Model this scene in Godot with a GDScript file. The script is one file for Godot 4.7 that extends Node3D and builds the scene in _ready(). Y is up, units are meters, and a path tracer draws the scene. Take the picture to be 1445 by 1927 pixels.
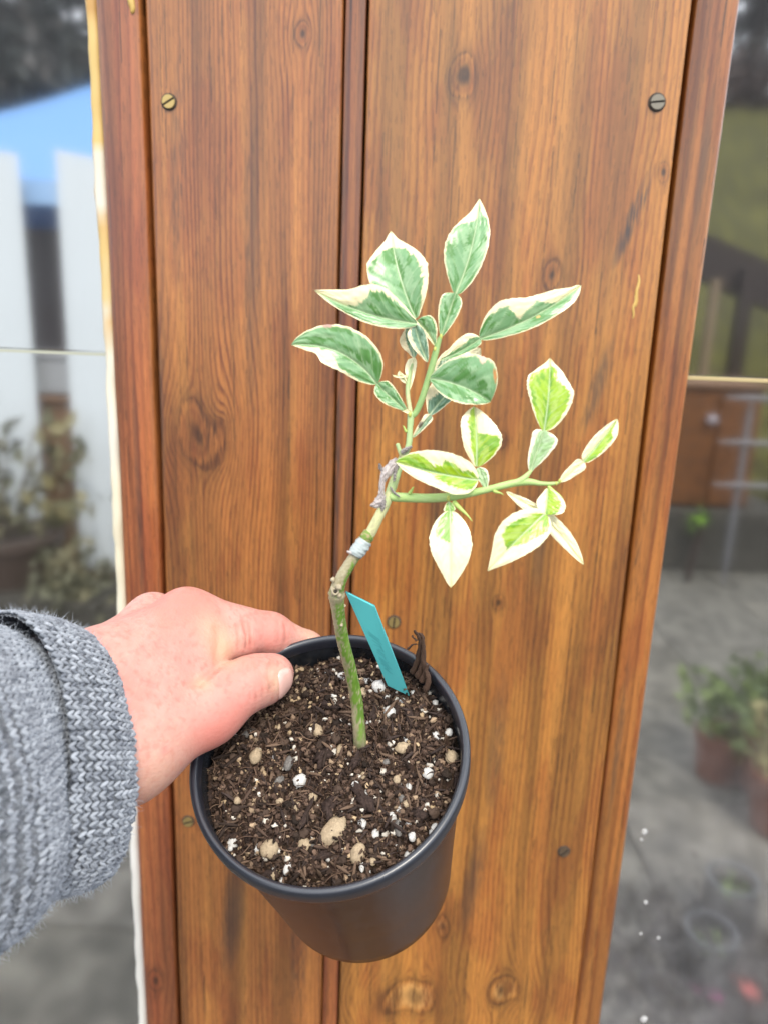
extends Node3D
# A hand in a knitted grey sleeve holds a potted, grafted, variegated citrus in front of a boarded post between two windows.
# Lengths in metres, y up. The boards' faces lie at z = 0, the camera stands in front of them; a paved yard lies behind the windows.

const FOCAL := 1428.447          # the photograph's focal length in its own pixels (1445 x 1927, fov 68)
const EYE := Vector3(0.0, 1.45, 0.56)
const RIM := Vector3(-0.0200, 1.2692, 0.26888)      # centre of the pot's mouth
var AX := Vector3(-0.12276, 0.86188, 0.49203).normalized()   # the pot's axis
var PA: Vector3
var PB: Vector3
var view: Basis
var M := {}
var taken := {}
var rng := RandomNumberGenerator.new()

# ---------------------------------------------------------------- small helpers
func ray(u: float, v: float) -> Vector3:
	return view * Vector3((u - 722.5) / FOCAL, (963.5 - v) / FOCAL, -1.0)

func at(u: float, v: float, depth: float) -> Vector3:        # where that sight line is `depth` metres out
	return EYE + ray(u, v) * depth

func at_z(u: float, v: float, z: float) -> Vector3:
	var r := ray(u, v)
	return EYE + r * ((z - EYE.z) / r.z)

func at_y(u: float, v: float, y: float) -> Vector3:
	var r := ray(u, v)
	return EYE + r * ((y - EYE.y) / r.y)

func on_soil(u: float, v: float, below := 0.012) -> Vector3:
	var r := ray(u, v)
	return EYE + r * ((RIM - AX * below - EYE).dot(AX) / r.dot(AX))

func lin(r: float, g: float, b: float) -> Color:
	return Color(r, g, b).linear_to_srgb()

func numbered(called: String) -> String:
	var k: int = taken.get(called, 0)
	taken[called] = k + 1
	return called if k == 0 else "%s_%03d" % [called, k]

func put(called: String, mesh: Mesh, mat: Material, parent: Node = null) -> MeshInstance3D:
	var o := MeshInstance3D.new()
	o.mesh = mesh
	o.material_override = mat
	if parent == null:
		o.name = numbered(called)
		add_child(o)
	else:
		var k := 0
		var n := called
		while parent.has_node(n):
			k += 1
			n = "%s_%03d" % [called, k]
		o.name = n
		parent.add_child(o)
	return o

func thing(called: String, label: String, category: String, where := Vector3.ZERO, group := "") -> Node3D:
	var o := Node3D.new()
	o.name = numbered(called)
	o.position = where
	add_child(o)
	return tag(o, label, category, group)

func tag(o: Node3D, label: String, category: String, group := "") -> Node3D:
	o.set_meta("label", label)
	o.set_meta("category", category)
	if group:
		o.set_meta("group", group)
	return o

func structure(called: String, mesh: Mesh, mat: Material, label := "", category := "") -> MeshInstance3D:
	var o := put(called, mesh, mat)
	o.set_meta("kind", "structure")
	if label:
		tag(o, label, category)
	return o

func stuff(o: Node3D) -> Node3D:
	o.set_meta("kind", "stuff")
	return o

func noise(freq: float, octaves := 3, s := 1) -> FastNoiseLite:
	var n := FastNoiseLite.new()
	n.seed = s
	n.noise_type = FastNoiseLite.TYPE_SIMPLEX_SMOOTH
	n.frequency = freq
	n.fractal_octaves = octaves
	return n

func mat(c: Color, rough := 0.7, spec := 0.5) -> StandardMaterial3D:
	var m := StandardMaterial3D.new()
	m.albedo_color = c
	m.roughness = rough
	m.metallic_specular = spec
	m.cull_mode = BaseMaterial3D.CULL_DISABLED
	return m

func tinted(rough := 0.7, spec := 0.5) -> StandardMaterial3D:
	var m := mat(Color.WHITE, rough, spec)
	m.vertex_color_use_as_albedo = true
	return m

# A sheet of rows x cols points as one smooth mesh; `wrap` joins the last column to the first.
func sheet(rows: int, cols: int, P: PackedVector3Array, colors := PackedColorArray(), uvs := PackedVector2Array(), wrap := false) -> ArrayMesh:
	var idx := PackedInt32Array()
	var N := PackedVector3Array()
	N.resize(P.size())
	var last := cols if wrap else cols - 1
	for i in rows - 1:
		for j in last:
			var a := i * cols + j
			var b := i * cols + (j + 1) % cols
			var c := b + cols
			var d := a + cols
			idx.append_array([a, b, c, a, c, d])
			var f := (P[c] - P[a]).cross(P[b] - P[d])
			N[a] += f
			N[b] += f
			N[c] += f
			N[d] += f
	for i in N.size():
		N[i] = N[i].normalized()
	var arr := []
	arr.resize(Mesh.ARRAY_MAX)
	arr[Mesh.ARRAY_VERTEX] = P
	arr[Mesh.ARRAY_NORMAL] = N
	arr[Mesh.ARRAY_INDEX] = idx
	if colors.size():
		arr[Mesh.ARRAY_COLOR] = colors
	if uvs.size():
		arr[Mesh.ARRAY_TEX_UV] = uvs
	var m := ArrayMesh.new()
	m.add_surface_from_arrays(Mesh.PRIMITIVE_TRIANGLES, arr)
	return m

# A smooth path through the points (each with its radius), as rings: [positions, radii]
func path(pts: Array, radii: Array, per := 8) -> Array:
	var out := PackedVector3Array()
	var rad := PackedFloat32Array()
	var n := pts.size()
	for i in n - 1:
		for k in per + (1 if i == n - 2 else 0):
			var t := float(k) / per
			var a: Vector3 = pts[i]
			var b: Vector3 = pts[i + 1]
			out.append(a.cubic_interpolate(b, pts[maxi(i - 1, 0)], pts[mini(i + 2, n - 1)], t))
			rad.append(lerpf(radii[i], radii[i + 1], t))
	return [out, rad]

# A round tube along a path; shade(ring 0..1, angle, point) gives the vertex colour, bump(...) an extra radius.
func tube(pts: Array, radii: Array, sides := 12, per := 8, shade = null, bump = null, close := true) -> ArrayMesh:
	var got := path(pts, radii, per)
	var C: PackedVector3Array = got[0]
	var R: PackedFloat32Array = got[1]
	var P := PackedVector3Array()
	var K := PackedColorArray()
	var x := (C[1] - C[0]).cross(Vector3(0.31, 0.2, 0.93)).normalized()
	for i in C.size():
		var t := (C[mini(i + 1, C.size() - 1)] - C[maxi(i - 1, 0)]).normalized()
		x = (x - t * t.dot(x)).normalized()
		var y := t.cross(x)
		for j in sides:
			var a := TAU * j / sides
			var dir := x * cos(a) + y * sin(a)
			var r := R[i]
			if bump != null:
				r += bump.call(float(i) / (C.size() - 1), a, C[i] + dir * r)
			if close and (i == 0 or i == C.size() - 1):
				r *= 0.35
			P.append(C[i] + dir * r)
			if shade != null:
				K.append(shade.call(float(i) / (C.size() - 1), a, C[i] + dir * r))
	if close:
		for e in [0, C.size() - 1]:
			var row := PackedVector3Array()
			for j in sides:
				row.append(C[e])
			var kk := PackedColorArray()
			if K.size():
				for j in sides:
					kk.append(K[e * sides + j])
			if e == 0:
				P = row + P
				K = kk + K
			else:
				P = P + row
				K = K + kk
	return sheet(P.size() / sides, sides, P, K, PackedVector2Array(), true)

func lathe(profile: Array, sides := 96, centre := Vector3.ZERO, axis := Vector3.UP, wob := 0.0) -> ArrayMesh:
	var a := axis.cross(Vector3(0, 0, 1)).normalized() if absf(axis.z) < 0.9 else Vector3.RIGHT
	var b := axis.cross(a)
	var P := PackedVector3Array()
	for p: Vector2 in profile:
		for j in sides:
			var t := TAU * j / sides
			var r := p.x * (1.0 + wob * sin(t * 3.0 + p.y * 40.0))
			P.append(centre + axis * p.y + (a * cos(t) + b * sin(t)) * r)
	return sheet(profile.size(), sides, P, PackedColorArray(), PackedVector2Array(), true)

# A box with chamfered edges between two corners.
func block(lo: Vector3, hi: Vector3, c := 0.004) -> ArrayMesh:
	var st := SurfaceTool.new()
	st.begin(Mesh.PRIMITIVE_TRIANGLES)
	add_block(st, lo, hi, c)
	st.generate_normals()
	return st.commit()

func add_block(st: SurfaceTool, lo: Vector3, hi: Vector3, c := 0.004) -> void:
	st.set_smooth_group(-1)
	var mid := (lo + hi) / 2.0
	var pts := PackedVector3Array()
	for sx in [0, 1]:
		for sy in [0, 1]:
			for sz in [0, 1]:
				var o := Vector3(hi.x if sx else lo.x, hi.y if sy else lo.y, hi.z if sz else lo.z)
				var s := Vector3(-1 if sx else 1, -1 if sy else 1, -1 if sz else 1) * c
				pts.append(o + Vector3(0, s.y, s.z))
				pts.append(o + Vector3(s.x, 0, s.z))
				pts.append(o + Vector3(s.x, s.y, 0))
	var quad := func(a: int, b: int, d: int, e: int):
		var n := (pts[b] - pts[a]).cross(pts[d] - pts[a])
		var q := [a, b, d, e] if n.dot((pts[a] + pts[d]) / 2.0 - mid) < 0.0 else [e, d, b, a]
		for k in [0, 1, 2, 0, 2, 3]:
			st.add_vertex(pts[q[k]])
	for s in [0, 1]:      # faces, then edges, then corners; corner number = x * 4 + y * 2 + z
		quad.call((s * 4) * 3, (s * 4 + 1) * 3, (s * 4 + 3) * 3, (s * 4 + 2) * 3)
		quad.call((s * 2) * 3 + 1, (s * 2 + 1) * 3 + 1, (s * 2 + 5) * 3 + 1, (s * 2 + 4) * 3 + 1)
		quad.call(s * 3 + 2, (s + 2) * 3 + 2, (s + 6) * 3 + 2, (s + 4) * 3 + 2)
	for i in [0, 1]:
		for j in [0, 1]:
			var ex: int = i * 2 + j
			quad.call(ex * 3 + 1, ex * 3 + 2, (ex + 4) * 3 + 2, (ex + 4) * 3 + 1)
			var ey: int = i * 4 + j
			quad.call(ey * 3, ey * 3 + 2, (ey + 2) * 3 + 2, (ey + 2) * 3)
			var ez: int = i * 4 + j * 2
			quad.call(ez * 3, ez * 3 + 1, (ez + 1) * 3 + 1, (ez + 1) * 3)
	for k in 8:
		quad.call(k * 3, k * 3 + 1, k * 3 + 2, k * 3 + 2)

# A lump: a ball of `sides` pushed about by noise; used for stones, crumbs and far foliage.
func lump(s: int, rough := 0.25, rings := 8, sides := 12, stretch := Vector3.ONE) -> ArrayMesh:
	var n := noise(0.9, 2, s)
	var P := PackedVector3Array()
	for i in rings + 1:
		var th := PI * i / rings
		for j in sides:
			var d := Vector3(sin(th) * cos(TAU * j / sides), cos(th), sin(th) * sin(TAU * j / sides))
			P.append(d * (1.0 + rough * n.get_noise_3d(d.x * 1.5, d.y * 1.5, d.z * 1.5)) * stretch)
	return sheet(rings + 1, sides, P, PackedColorArray(), PackedVector2Array(), true)

func swarm(called: String, mesh: Mesh, m: Material, places: Array, tints: PackedColorArray, parent: Node = null) -> MultiMeshInstance3D:
	var mm := MultiMesh.new()
	mm.transform_format = MultiMesh.TRANSFORM_3D
	mm.use_colors = tints.size() > 0
	mm.mesh = mesh
	mm.instance_count = places.size()
	for i in places.size():
		mm.set_instance_transform(i, places[i])
		if tints.size():
			mm.set_instance_color(i, tints[i])
	var o := MultiMeshInstance3D.new()
	o.multimesh = mm
	o.material_override = m
	if parent:
		o.name = called
		parent.add_child(o, true)
	else:
		o.name = numbered(called)
		add_child(o)
	o.set_meta("kind", "stuff")
	return o

func turned(p: Vector3, scale: Vector3) -> Transform3D:
	var b := Basis.from_euler(Vector3(rng.randf() * TAU, rng.randf() * TAU, rng.randf() * TAU))
	return Transform3D(b * Basis.from_scale(scale), p)

func _ready() -> void:
	# camera: a phone held at eye level, tipped 14 degrees down and rolled 2 degrees
	var cam := Camera3D.new()
	cam.name = "camera"
	var up := Vector3(220.5, 5530.5, 1428.0).normalized()       # the world's up seen from the camera
	var right := Vector3(1.0, -0.0436, 0.0)
	right = (right - up * up.dot(right)).normalized()
	view = Basis(right, up, right.cross(up)).transposed()
	cam.transform = Transform3D(view, EYE)
	var lens := CameraAttributesPhysical.new()
	lens.frustum_focal_length = 12.0 / tan(deg_to_rad(34.0))
	lens.frustum_focus_distance = 0.335
	lens.exposure_aperture = 6.2
	lens.frustum_near = 0.02
	lens.frustum_far = 600.0
	cam.attributes = lens
	cam.fov = 68.0
	cam.near = 0.02
	cam.far = 600.0
	add_child(cam)
	cam.current = true
	# an overcast sky and a weak, very soft sun behind the photographer
	var env := Environment.new()
	env.background_mode = Environment.BG_SKY
	var sky := ProceduralSkyMaterial.new()
	sky.sky_top_color = Color(0.95, 0.97, 1.0)
	sky.sky_horizon_color = Color(0.86, 0.88, 0.92)
	sky.sky_curve = 0.3
	sky.ground_bottom_color = Color(0.45, 0.44, 0.42)
	sky.ground_horizon_color = Color(0.75, 0.76, 0.78)
	sky.sky_energy_multiplier = 1.0
	env.sky = Sky.new()
	env.sky.sky_material = sky
	env.tonemap_mode = Environment.TONE_MAPPER_LINEAR
	env.tonemap_exposure = 2.45
	env.sdfgi_enabled = true
	env.ssao_enabled = true
	env.ssil_enabled = true
	var we := WorldEnvironment.new()
	we.name = "surroundings"
	we.environment = env
	add_child(we)
	var sun := DirectionalLight3D.new()
	sun.name = "sun"
	sun.light_energy = 0.4
	sun.light_angular_distance = 14.0
	sun.light_color = Color(1.0, 0.97, 0.92)
	sun.shadow_enabled = true
	sun.rotation = Vector3(deg_to_rad(-52), deg_to_rad(16), 0)
	add_child(sun)

	rng.seed = 20
	PA = AX.cross(Vector3(0, 0, 1)).normalized()
	PB = AX.cross(PA)
	materials()
	build_yard()
	build_wall()
	build_windows()
	build_pot()
	build_soil()
	build_person()
	build_stake()
	build_plant()

# ---------------------------------------------------------------- materials
func speckle(c: Color, amount: float, freq: float, s: int, rough: float, scale: float) -> StandardMaterial3D:
	var m := mat(c, rough, 0.4)
	var t := NoiseTexture2D.new()
	t.width = 512
	t.height = 512
	t.seamless = true
	t.noise = noise(freq, 5, s)
	var ramp := Gradient.new()
	ramp.set_color(0, Color(1.0 - amount, 1.0 - amount, 1.0 - amount))
	ramp.set_color(1, Color.WHITE)
	t.color_ramp = ramp
	m.albedo_texture = t
	m.uv1_triplanar = true
	m.uv1_world_triplanar = true
	m.uv1_scale = Vector3.ONE * scale
	return m

func materials() -> void:
	M.window_glass = mat(Color(1, 1, 1, 0.0), 0.11, 0.2)
	M.window_glass.refraction_enabled = true
	M.window_glass.refraction_scale = 0.02
	M.jar = mat(Color(0.16, 0.17, 0.18, 0.45), 0.05, 0.4)
	M.jar.transparency = BaseMaterial3D.TRANSPARENCY_ALPHA
	M.joint = mat(lin(0.46, 0.36, 0.18), 0.5)
	M.joint_grey = mat(lin(0.42, 0.43, 0.34), 0.5)
	M.jar_rim = mat(lin(0.075, 0.08, 0.09), 0.4)
	M.speck = mat(lin(0.48, 0.48, 0.47), 0.6)
	M.brass = mat(lin(0.45, 0.33, 0.13), 0.42, 0.5)
	M.brass.metallic = 0.75
	M.steel = mat(lin(0.22, 0.20, 0.16), 0.5)
	M.steel.metallic = 0.7
	M.rusty = mat(lin(0.09, 0.06, 0.035), 0.7)
	M.rusty.metallic = 0.2
	M.gap_shade = mat(lin(0.05, 0.035, 0.025), 0.8)  # dark colour for the shade painted in round the screw heads
	M.slot = mat(lin(0.03, 0.022, 0.016), 0.8)
	M.resin = mat(lin(0.62, 0.42, 0.12), 0.35)
	M.pot = speckle(lin(0.031, 0.035, 0.042), 0.55, 0.02, 21, 0.26, 9.0)
	M.pot.metallic_specular = 0.38
	M.pot_rim = mat(lin(0.013, 0.016, 0.025), 0.33, 0.7)  # bluish base colour paints the sky reflection into the rim
	M.grain = tinted(0.9, 0.3)
	M.perlite = speckle(lin(0.76, 0.74, 0.70), 0.28, 0.03, 3, 0.8, 60.0)
	M.tan = speckle(lin(0.52, 0.40, 0.26), 0.3, 0.03, 4, 0.75, 60.0)
	M.greystone = speckle(lin(0.26, 0.24, 0.22), 0.5, 0.03, 5, 0.75, 60.0)
	M.bark = speckle(lin(0.075, 0.045, 0.035), 0.6, 0.03, 6, 0.85, 60.0)
	M.fibre = speckle(lin(0.16, 0.09, 0.058), 0.6, 0.04, 7, 0.9, 80.0)
	M.stake = mat(lin(0.11, 0.56, 0.58), 0.38, 0.5)
	M.pencil = mat(lin(0.06, 0.33, 0.35), 0.7)
	M.leaf = tinted(0.30, 0.5)
	M.leaf.backlight_enabled = true
	M.leaf.backlight = Color(0.30, 0.30, 0.30)
	M.thorn = mat(lin(0.40, 0.55, 0.13), 0.45)
	M.bark_skin = tinted(0.55, 0.4)
	M.cork = mat(lin(0.40, 0.34, 0.23), 0.85)
	M.bud = mat(lin(0.48, 0.52, 0.12), 0.5)
	M.wrap = mat(lin(0.38, 0.43, 0.42), 0.35, 0.6)
	M.film = mat(lin(0.44, 0.395, 0.38), 0.35, 0.6)
	M.film.backlight_enabled = true
	M.film.backlight = Color(0.6, 0.6, 0.6)
	M.skin = tinted(0.48, 0.42)
	M.skin.subsurf_scatter_enabled = true
	M.skin.subsurf_scatter_strength = 0.12
	var pores := NoiseTexture2D.new()
	pores.width = 512
	pores.height = 512
	pores.seamless = true
	pores.noise = noise(0.05, 3, 2)
	pores.noise.noise_type = FastNoiseLite.TYPE_CELLULAR
	M.skin.heightmap_enabled = true
	M.skin.heightmap_texture = pores
	M.skin.heightmap_scale = 0.02
	M.skin.uv1_triplanar = true
	M.skin.uv1_scale = Vector3.ONE * 28.0
	M.nail = mat(lin(0.66, 0.40, 0.345), 0.22, 0.6)
	M.wool = tinted(0.95, 0.2)
	M.wool.rim_enabled = true
	M.wool.rim = 0.5
	M.wool_yarn = tinted(0.95, 0.2)
	M.hair = mat(lin(0.34, 0.37, 0.42), 0.9, 0.2)
	M.concrete = speckle(lin(0.16, 0.152, 0.14), 0.45, 0.012, 8, 0.85, 0.8)
	M.slab = speckle(lin(0.165, 0.155, 0.130), 0.5, 0.010, 9, 0.8, 1.1)
	M.slab2 = speckle(lin(0.145, 0.138, 0.118), 0.5, 0.014, 10, 0.8, 1.3)
	M.slab3 = speckle(lin(0.18, 0.168, 0.145), 0.5, 0.012, 11, 0.8, 1.0)
	M.blue = mat(lin(0.07, 0.19, 0.40), 0.6)
	M.blue.backlight_enabled = true
	M.blue.backlight = Color(0.4, 0.4, 0.4)
	M.pale_blue = mat(lin(0.22, 0.36, 0.56), 0.6)
	M.deep_blue = mat(lin(0.05, 0.14, 0.40), 0.6)
	M.white_cloth = mat(lin(0.44, 0.48, 0.50), 0.7)
	M.dusk = mat(lin(0.10, 0.085, 0.085), 0.8)
	M.dusk2 = mat(lin(0.12, 0.095, 0.09), 0.8)
	M.grey_box = mat(lin(0.24, 0.25, 0.26), 0.6)
	M.grey_metal = mat(lin(0.13, 0.13, 0.14), 0.5)
	M.grey_metal.metallic = 0.3
	M.brown_board = speckle(lin(0.24, 0.14, 0.085), 0.4, 0.03, 12, 0.7, 2.0)
	M.dark_pot = mat(lin(0.05, 0.035, 0.028), 0.5)
	M.dark_stone = speckle(lin(0.07, 0.066, 0.055), 0.5, 0.02, 13, 0.85, 2.0)
	M.trunk = mat(lin(0.07, 0.055, 0.045), 0.85)
	M.foliage = tinted(0.55, 0.4)
	M.grass = speckle(lin(0.075, 0.072, 0.012), 0.5, 0.02, 14, 0.9, 0.35)
	M.dark_wood = speckle(lin(0.03, 0.017, 0.012), 0.5, 0.02, 15, 0.75, 2.0)
	M.light_wood = mat(lin(0.13, 0.09, 0.05), 0.75)
	M.orange_wood = speckle(lin(0.14, 0.052, 0.012), 0.35, 0.02, 16, 0.6, 1.5)
	M.pale_knob = mat(lin(0.24, 0.22, 0.24), 0.4)
	M.terracotta = speckle(lin(0.17, 0.065, 0.038), 0.35, 0.02, 17, 0.85, 4.0)
	M.dark_water = mat(lin(0.04, 0.035, 0.025), 0.15)

# ---------------------------------------------------------------- wood
func field(w: int, h: int, n: FastNoiseLite, sx: int, sy: int) -> PackedByteArray:   # noise computed small and stretched
	var im := n.get_image(maxi(w / sx, 2), maxi(h / sy, 2))
	im.convert(Image.FORMAT_L8)
	im.resize(w, h, Image.INTERPOLATE_CUBIC)
	return im.get_data()

# Softwood: growth rings that bend round the knots, fibres, stains. x0, y1 (mm) are the picture's left and top; knots are [x, y, radius, kind]; stains [x, y, rx, ry, strength, lean].
func wood(x0: float, x1: float, w: int, h: int, s: int, spacing: float, knots: Array, stains: Array, early: Color, late: Color, strong := 1.0) -> StandardMaterial3D:
	var y1 := 1820.0
	var y0 := 620.0
	var streak := field(w, h, noise(0.09, 3, s), 1, 40)
	var fibre := field(w, h, noise(0.22, 2, s + 1), 1, 14)
	var warp := field(w, h, noise(0.03, 2, s + 2), 4, 24)
	var blot := field(w, h, noise(0.022, 3, s + 3), 2, 24)
	var band := field(w, h, noise(0.035, 3, s + 6), 2, 60)
	var crack := field(w, h, noise(0.16, 2, s + 7), 1, 60)
	var cloud := field(w, h, noise(0.018, 4, s + 8), 2, 5)
	var dash := field(w, h, noise(0.3, 2, s + 4), 1, 8)
	var out := PackedByteArray()
	var hgt := PackedByteArray()
	out.resize(w * h * 3)
	hgt.resize(w * h)
	var mx := (x1 - x0) / w
	var my := (y1 - y0) / h
	var k := 0
	for j in h:
		var y := y1 - (j + 0.5) * my
		var near := knots.filter(func(q): return absf(q[1] - y) < q[2] * 9.0)
		var marks := stains.filter(func(q): return absf(q[1] - y) < q[3])
		for i in w:
			var x := x0 + (i + 0.5) * mx
			var px := x + (warp[k] - 128) * 0.028
			var knot := 0.0
			var halo := 0.0
			var ringk := 0.0
			var dark := 0.0
			var a_kind := 1.0
			for q in near:
				var dx: float = x - q[0] + (blot[k] - 128) * 0.035 * q[2] / 10.0
				var dy: float = (y - q[1]) * (q[4] if q.size() > 4 else 0.62) + (warp[k] - 128) * 0.04 * q[2] / 10.0
				var a: float = q[2]
				var r2 := (dx * dx + dy * dy) / (a * a)
				if r2 < 1.0:
					knot = 1.0
					a_kind = q[3]
					var rr := sqrt(r2) + (warp[k] - 128) * 0.002 + (dash[k] - 128) * 0.0012
					ringk = rr
					dark = maxf(dark, smoothstep(0.55, 0.1, rr) * (0.4 + 0.6 * q[3]) + smoothstep(0.75, 0.95, rr) * 0.38)
				else:
					var push: float = 1.15 * dx / r2 * smoothstep(9.0, 3.0, absf(y - q[1]) / a)
					px -= push
					halo = maxf(halo, 1.0 / (r2 * r2))
			var ring := fposmod(px / spacing + 0.35 * sin(px * 0.09 + s), 1.0)
			var line := smoothstep(0.35, 0.86, ring) * (1.0 - smoothstep(0.88, 1.0, ring))
			var st := streak[k] / 255.0
			var fb := fibre[k] / 255.0
			var bd := band[k] / 255.0
			var lateness := strong * line * (0.25 + 0.85 * st * smoothstep(0.25, 0.7, bd + 0.5 * (fb - 0.5))) + 0.22 * (fb - 0.4) + 0.25 * (st - 0.45)
			if knot > 0.0:
				lateness = 0.42 + 0.16 * sin(ringk * 14.0) + (dash[k] - 128) * 0.003
			var c := early.lerp(late, lateness)
			if knot > 0.0 and a_kind < 0.5:
				c = c.lerp(Color(0.74, 0.54, 0.30), smoothstep(0.85, 0.5, ringk) * smoothstep(0.62, 0.42, blot[k] / 255.0 + (dash[k] - 128) * 0.004))
			var shade := 0.90 + 0.16 * (st - 0.4) + 0.16 * (fb - 0.4)
			var b := blot[k] / 255.0
			shade *= 1.0 - 0.16 * smoothstep(0.5, 0.8, b) + 0.08 * smoothstep(0.45, 0.2, b)
			if dash[k] > 168:
				shade *= 0.86
			if crack[k] > 205 and fb < 0.62:
				shade *= 0.62
			c = c.lerp(Color(0.80, 0.56, 0.27), 0.32 * smoothstep(0.58, 0.9, 1.0 - bd + 0.25 * (fb - 0.5)))
			shade *= 1.0 - 0.5 * minf(dark, 1.0) - 0.22 * halo
			var cl := smoothstep(0.50, 0.78, cloud[k] / 255.0 + (fb - 0.45) * 0.25)
			c = Color(c.r * (1.0 - 0.09 * cl), c.g * (1.0 - 0.15 * cl), c.b * (1.0 - 0.14 * cl))
			var grey := 0.0
			for q in marks:
				var ex: float = (x - q[0] - q[5] * (y - q[1])) / q[2]
				var ey: float = (y - q[1]) / q[3]
				var e := ex * ex + ey * ey
				if e < 1.0:
					grey = maxf(grey, q[4] * (1.0 - e) * clampf((blot[k] + dash[k] - 190) / 110.0 + 0.35, 0.0, 1.0))
			c = Color(c.r * shade, c.g * shade, c.b * shade).lerp(Color(0.17, 0.16, 0.18), grey)
			out[k * 3] = int(clampf(c.r, 0, 1) * 255)
			out[k * 3 + 1] = int(clampf(c.g, 0, 1) * 255)
			out[k * 3 + 2] = int(clampf(c.b, 0, 1) * 255)
			hgt[k] = int(clampf(0.35 + 0.4 * line * st + 0.3 * (fb - 0.5) - 0.3 * dark, 0, 1) * 255)
			k += 1
	var m := mat(Color.WHITE, 0.40, 0.5)
	m.clearcoat_enabled = true
	m.clearcoat = 0.55
	m.clearcoat_roughness = 0.22
	m.albedo_texture = ImageTexture.create_from_image(Image.create_from_data(w, h, false, Image.FORMAT_RGB8, out))
	m.heightmap_enabled = true
	m.heightmap_scale = 0.025
	m.heightmap_texture = ImageTexture.create_from_image(Image.create_from_data(w, h, false, Image.FORMAT_L8, hgt))
	return m

# A length of timber: section(y) gives its outline (mm, x and z, left to right) at height y (mm).
func timber(section: Callable, x0: float, x1: float, low := 10.0, high := 2410.0, step := 8.0) -> ArrayMesh:
	var P := PackedVector3Array()
	var uv := PackedVector2Array()
	var rows := int((high - low) / step) + 1
	var cols := 0
	for i in rows:
		var y := high - i * step
		var sec: Array = section.call(y)
		cols = sec.size()
		for q: Vector2 in sec:
			P.append(Vector3(q.x, y, q.y) / 1000.0)
			uv.append(Vector2((q.x - x0) / (x1 - x0), (1820.0 - y) / 1200.0))
	return sheet(rows, cols, P, PackedColorArray(), uv)

func screw(parent: Node3D, x: float, y: float, angle: float, m: Material, r := 0.0042) -> void:
	var ring := put("gap_shade_ring", lathe([Vector2(r * 1.32, 0.0), Vector2(r * 1.28, 0.0004), Vector2(r * 1.0, 0.0004)], 40, Vector3(x, y, 0.0), Vector3(0, 0, 1)), M.gap_shade, parent)  # flat dark ring painting the shadowed gap around the head
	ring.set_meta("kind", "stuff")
	var s := CSGCombiner3D.new()
	var k := 0
	while parent.has_node("screw" if k == 0 else "screw_%03d" % k):
		k += 1
	s.name = "screw" if k == 0 else "screw_%03d" % k
	s.position = Vector3(x, y, 0.0006)
	s.rotation.z = angle
	var body := CSGMesh3D.new()
	var n := noise(0.4, 2, int(absf(x) * 9000))
	var prof := []
	for i in 9:
		var t := float(i) / 8
		prof.append(Vector2(r * sin(t * PI / 2) , 0.0010 * cos(t * PI / 2)))
	prof.append(Vector2(r, -0.002))
	prof.append(Vector2(0.0, -0.002))
	var mesh := lathe(prof, 40, Vector3.ZERO, Vector3(0, 0, 1))
	var head := CSGCylinder3D.new()
	head.radius = r
	head.height = 0.003
	head.sides = 40
	head.rotation.x = PI / 2
	head.material = m
	s.add_child(head)
	var slot := CSGBox3D.new()
	slot.size = Vector3(r * 2.4, 0.0013, 0.002)
	slot.position.z = 0.0015
	slot.operation = CSGShape3D.OPERATION_SUBTRACTION
	slot.material = M.slot
	s.add_child(slot)
	parent.add_child(s)

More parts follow.
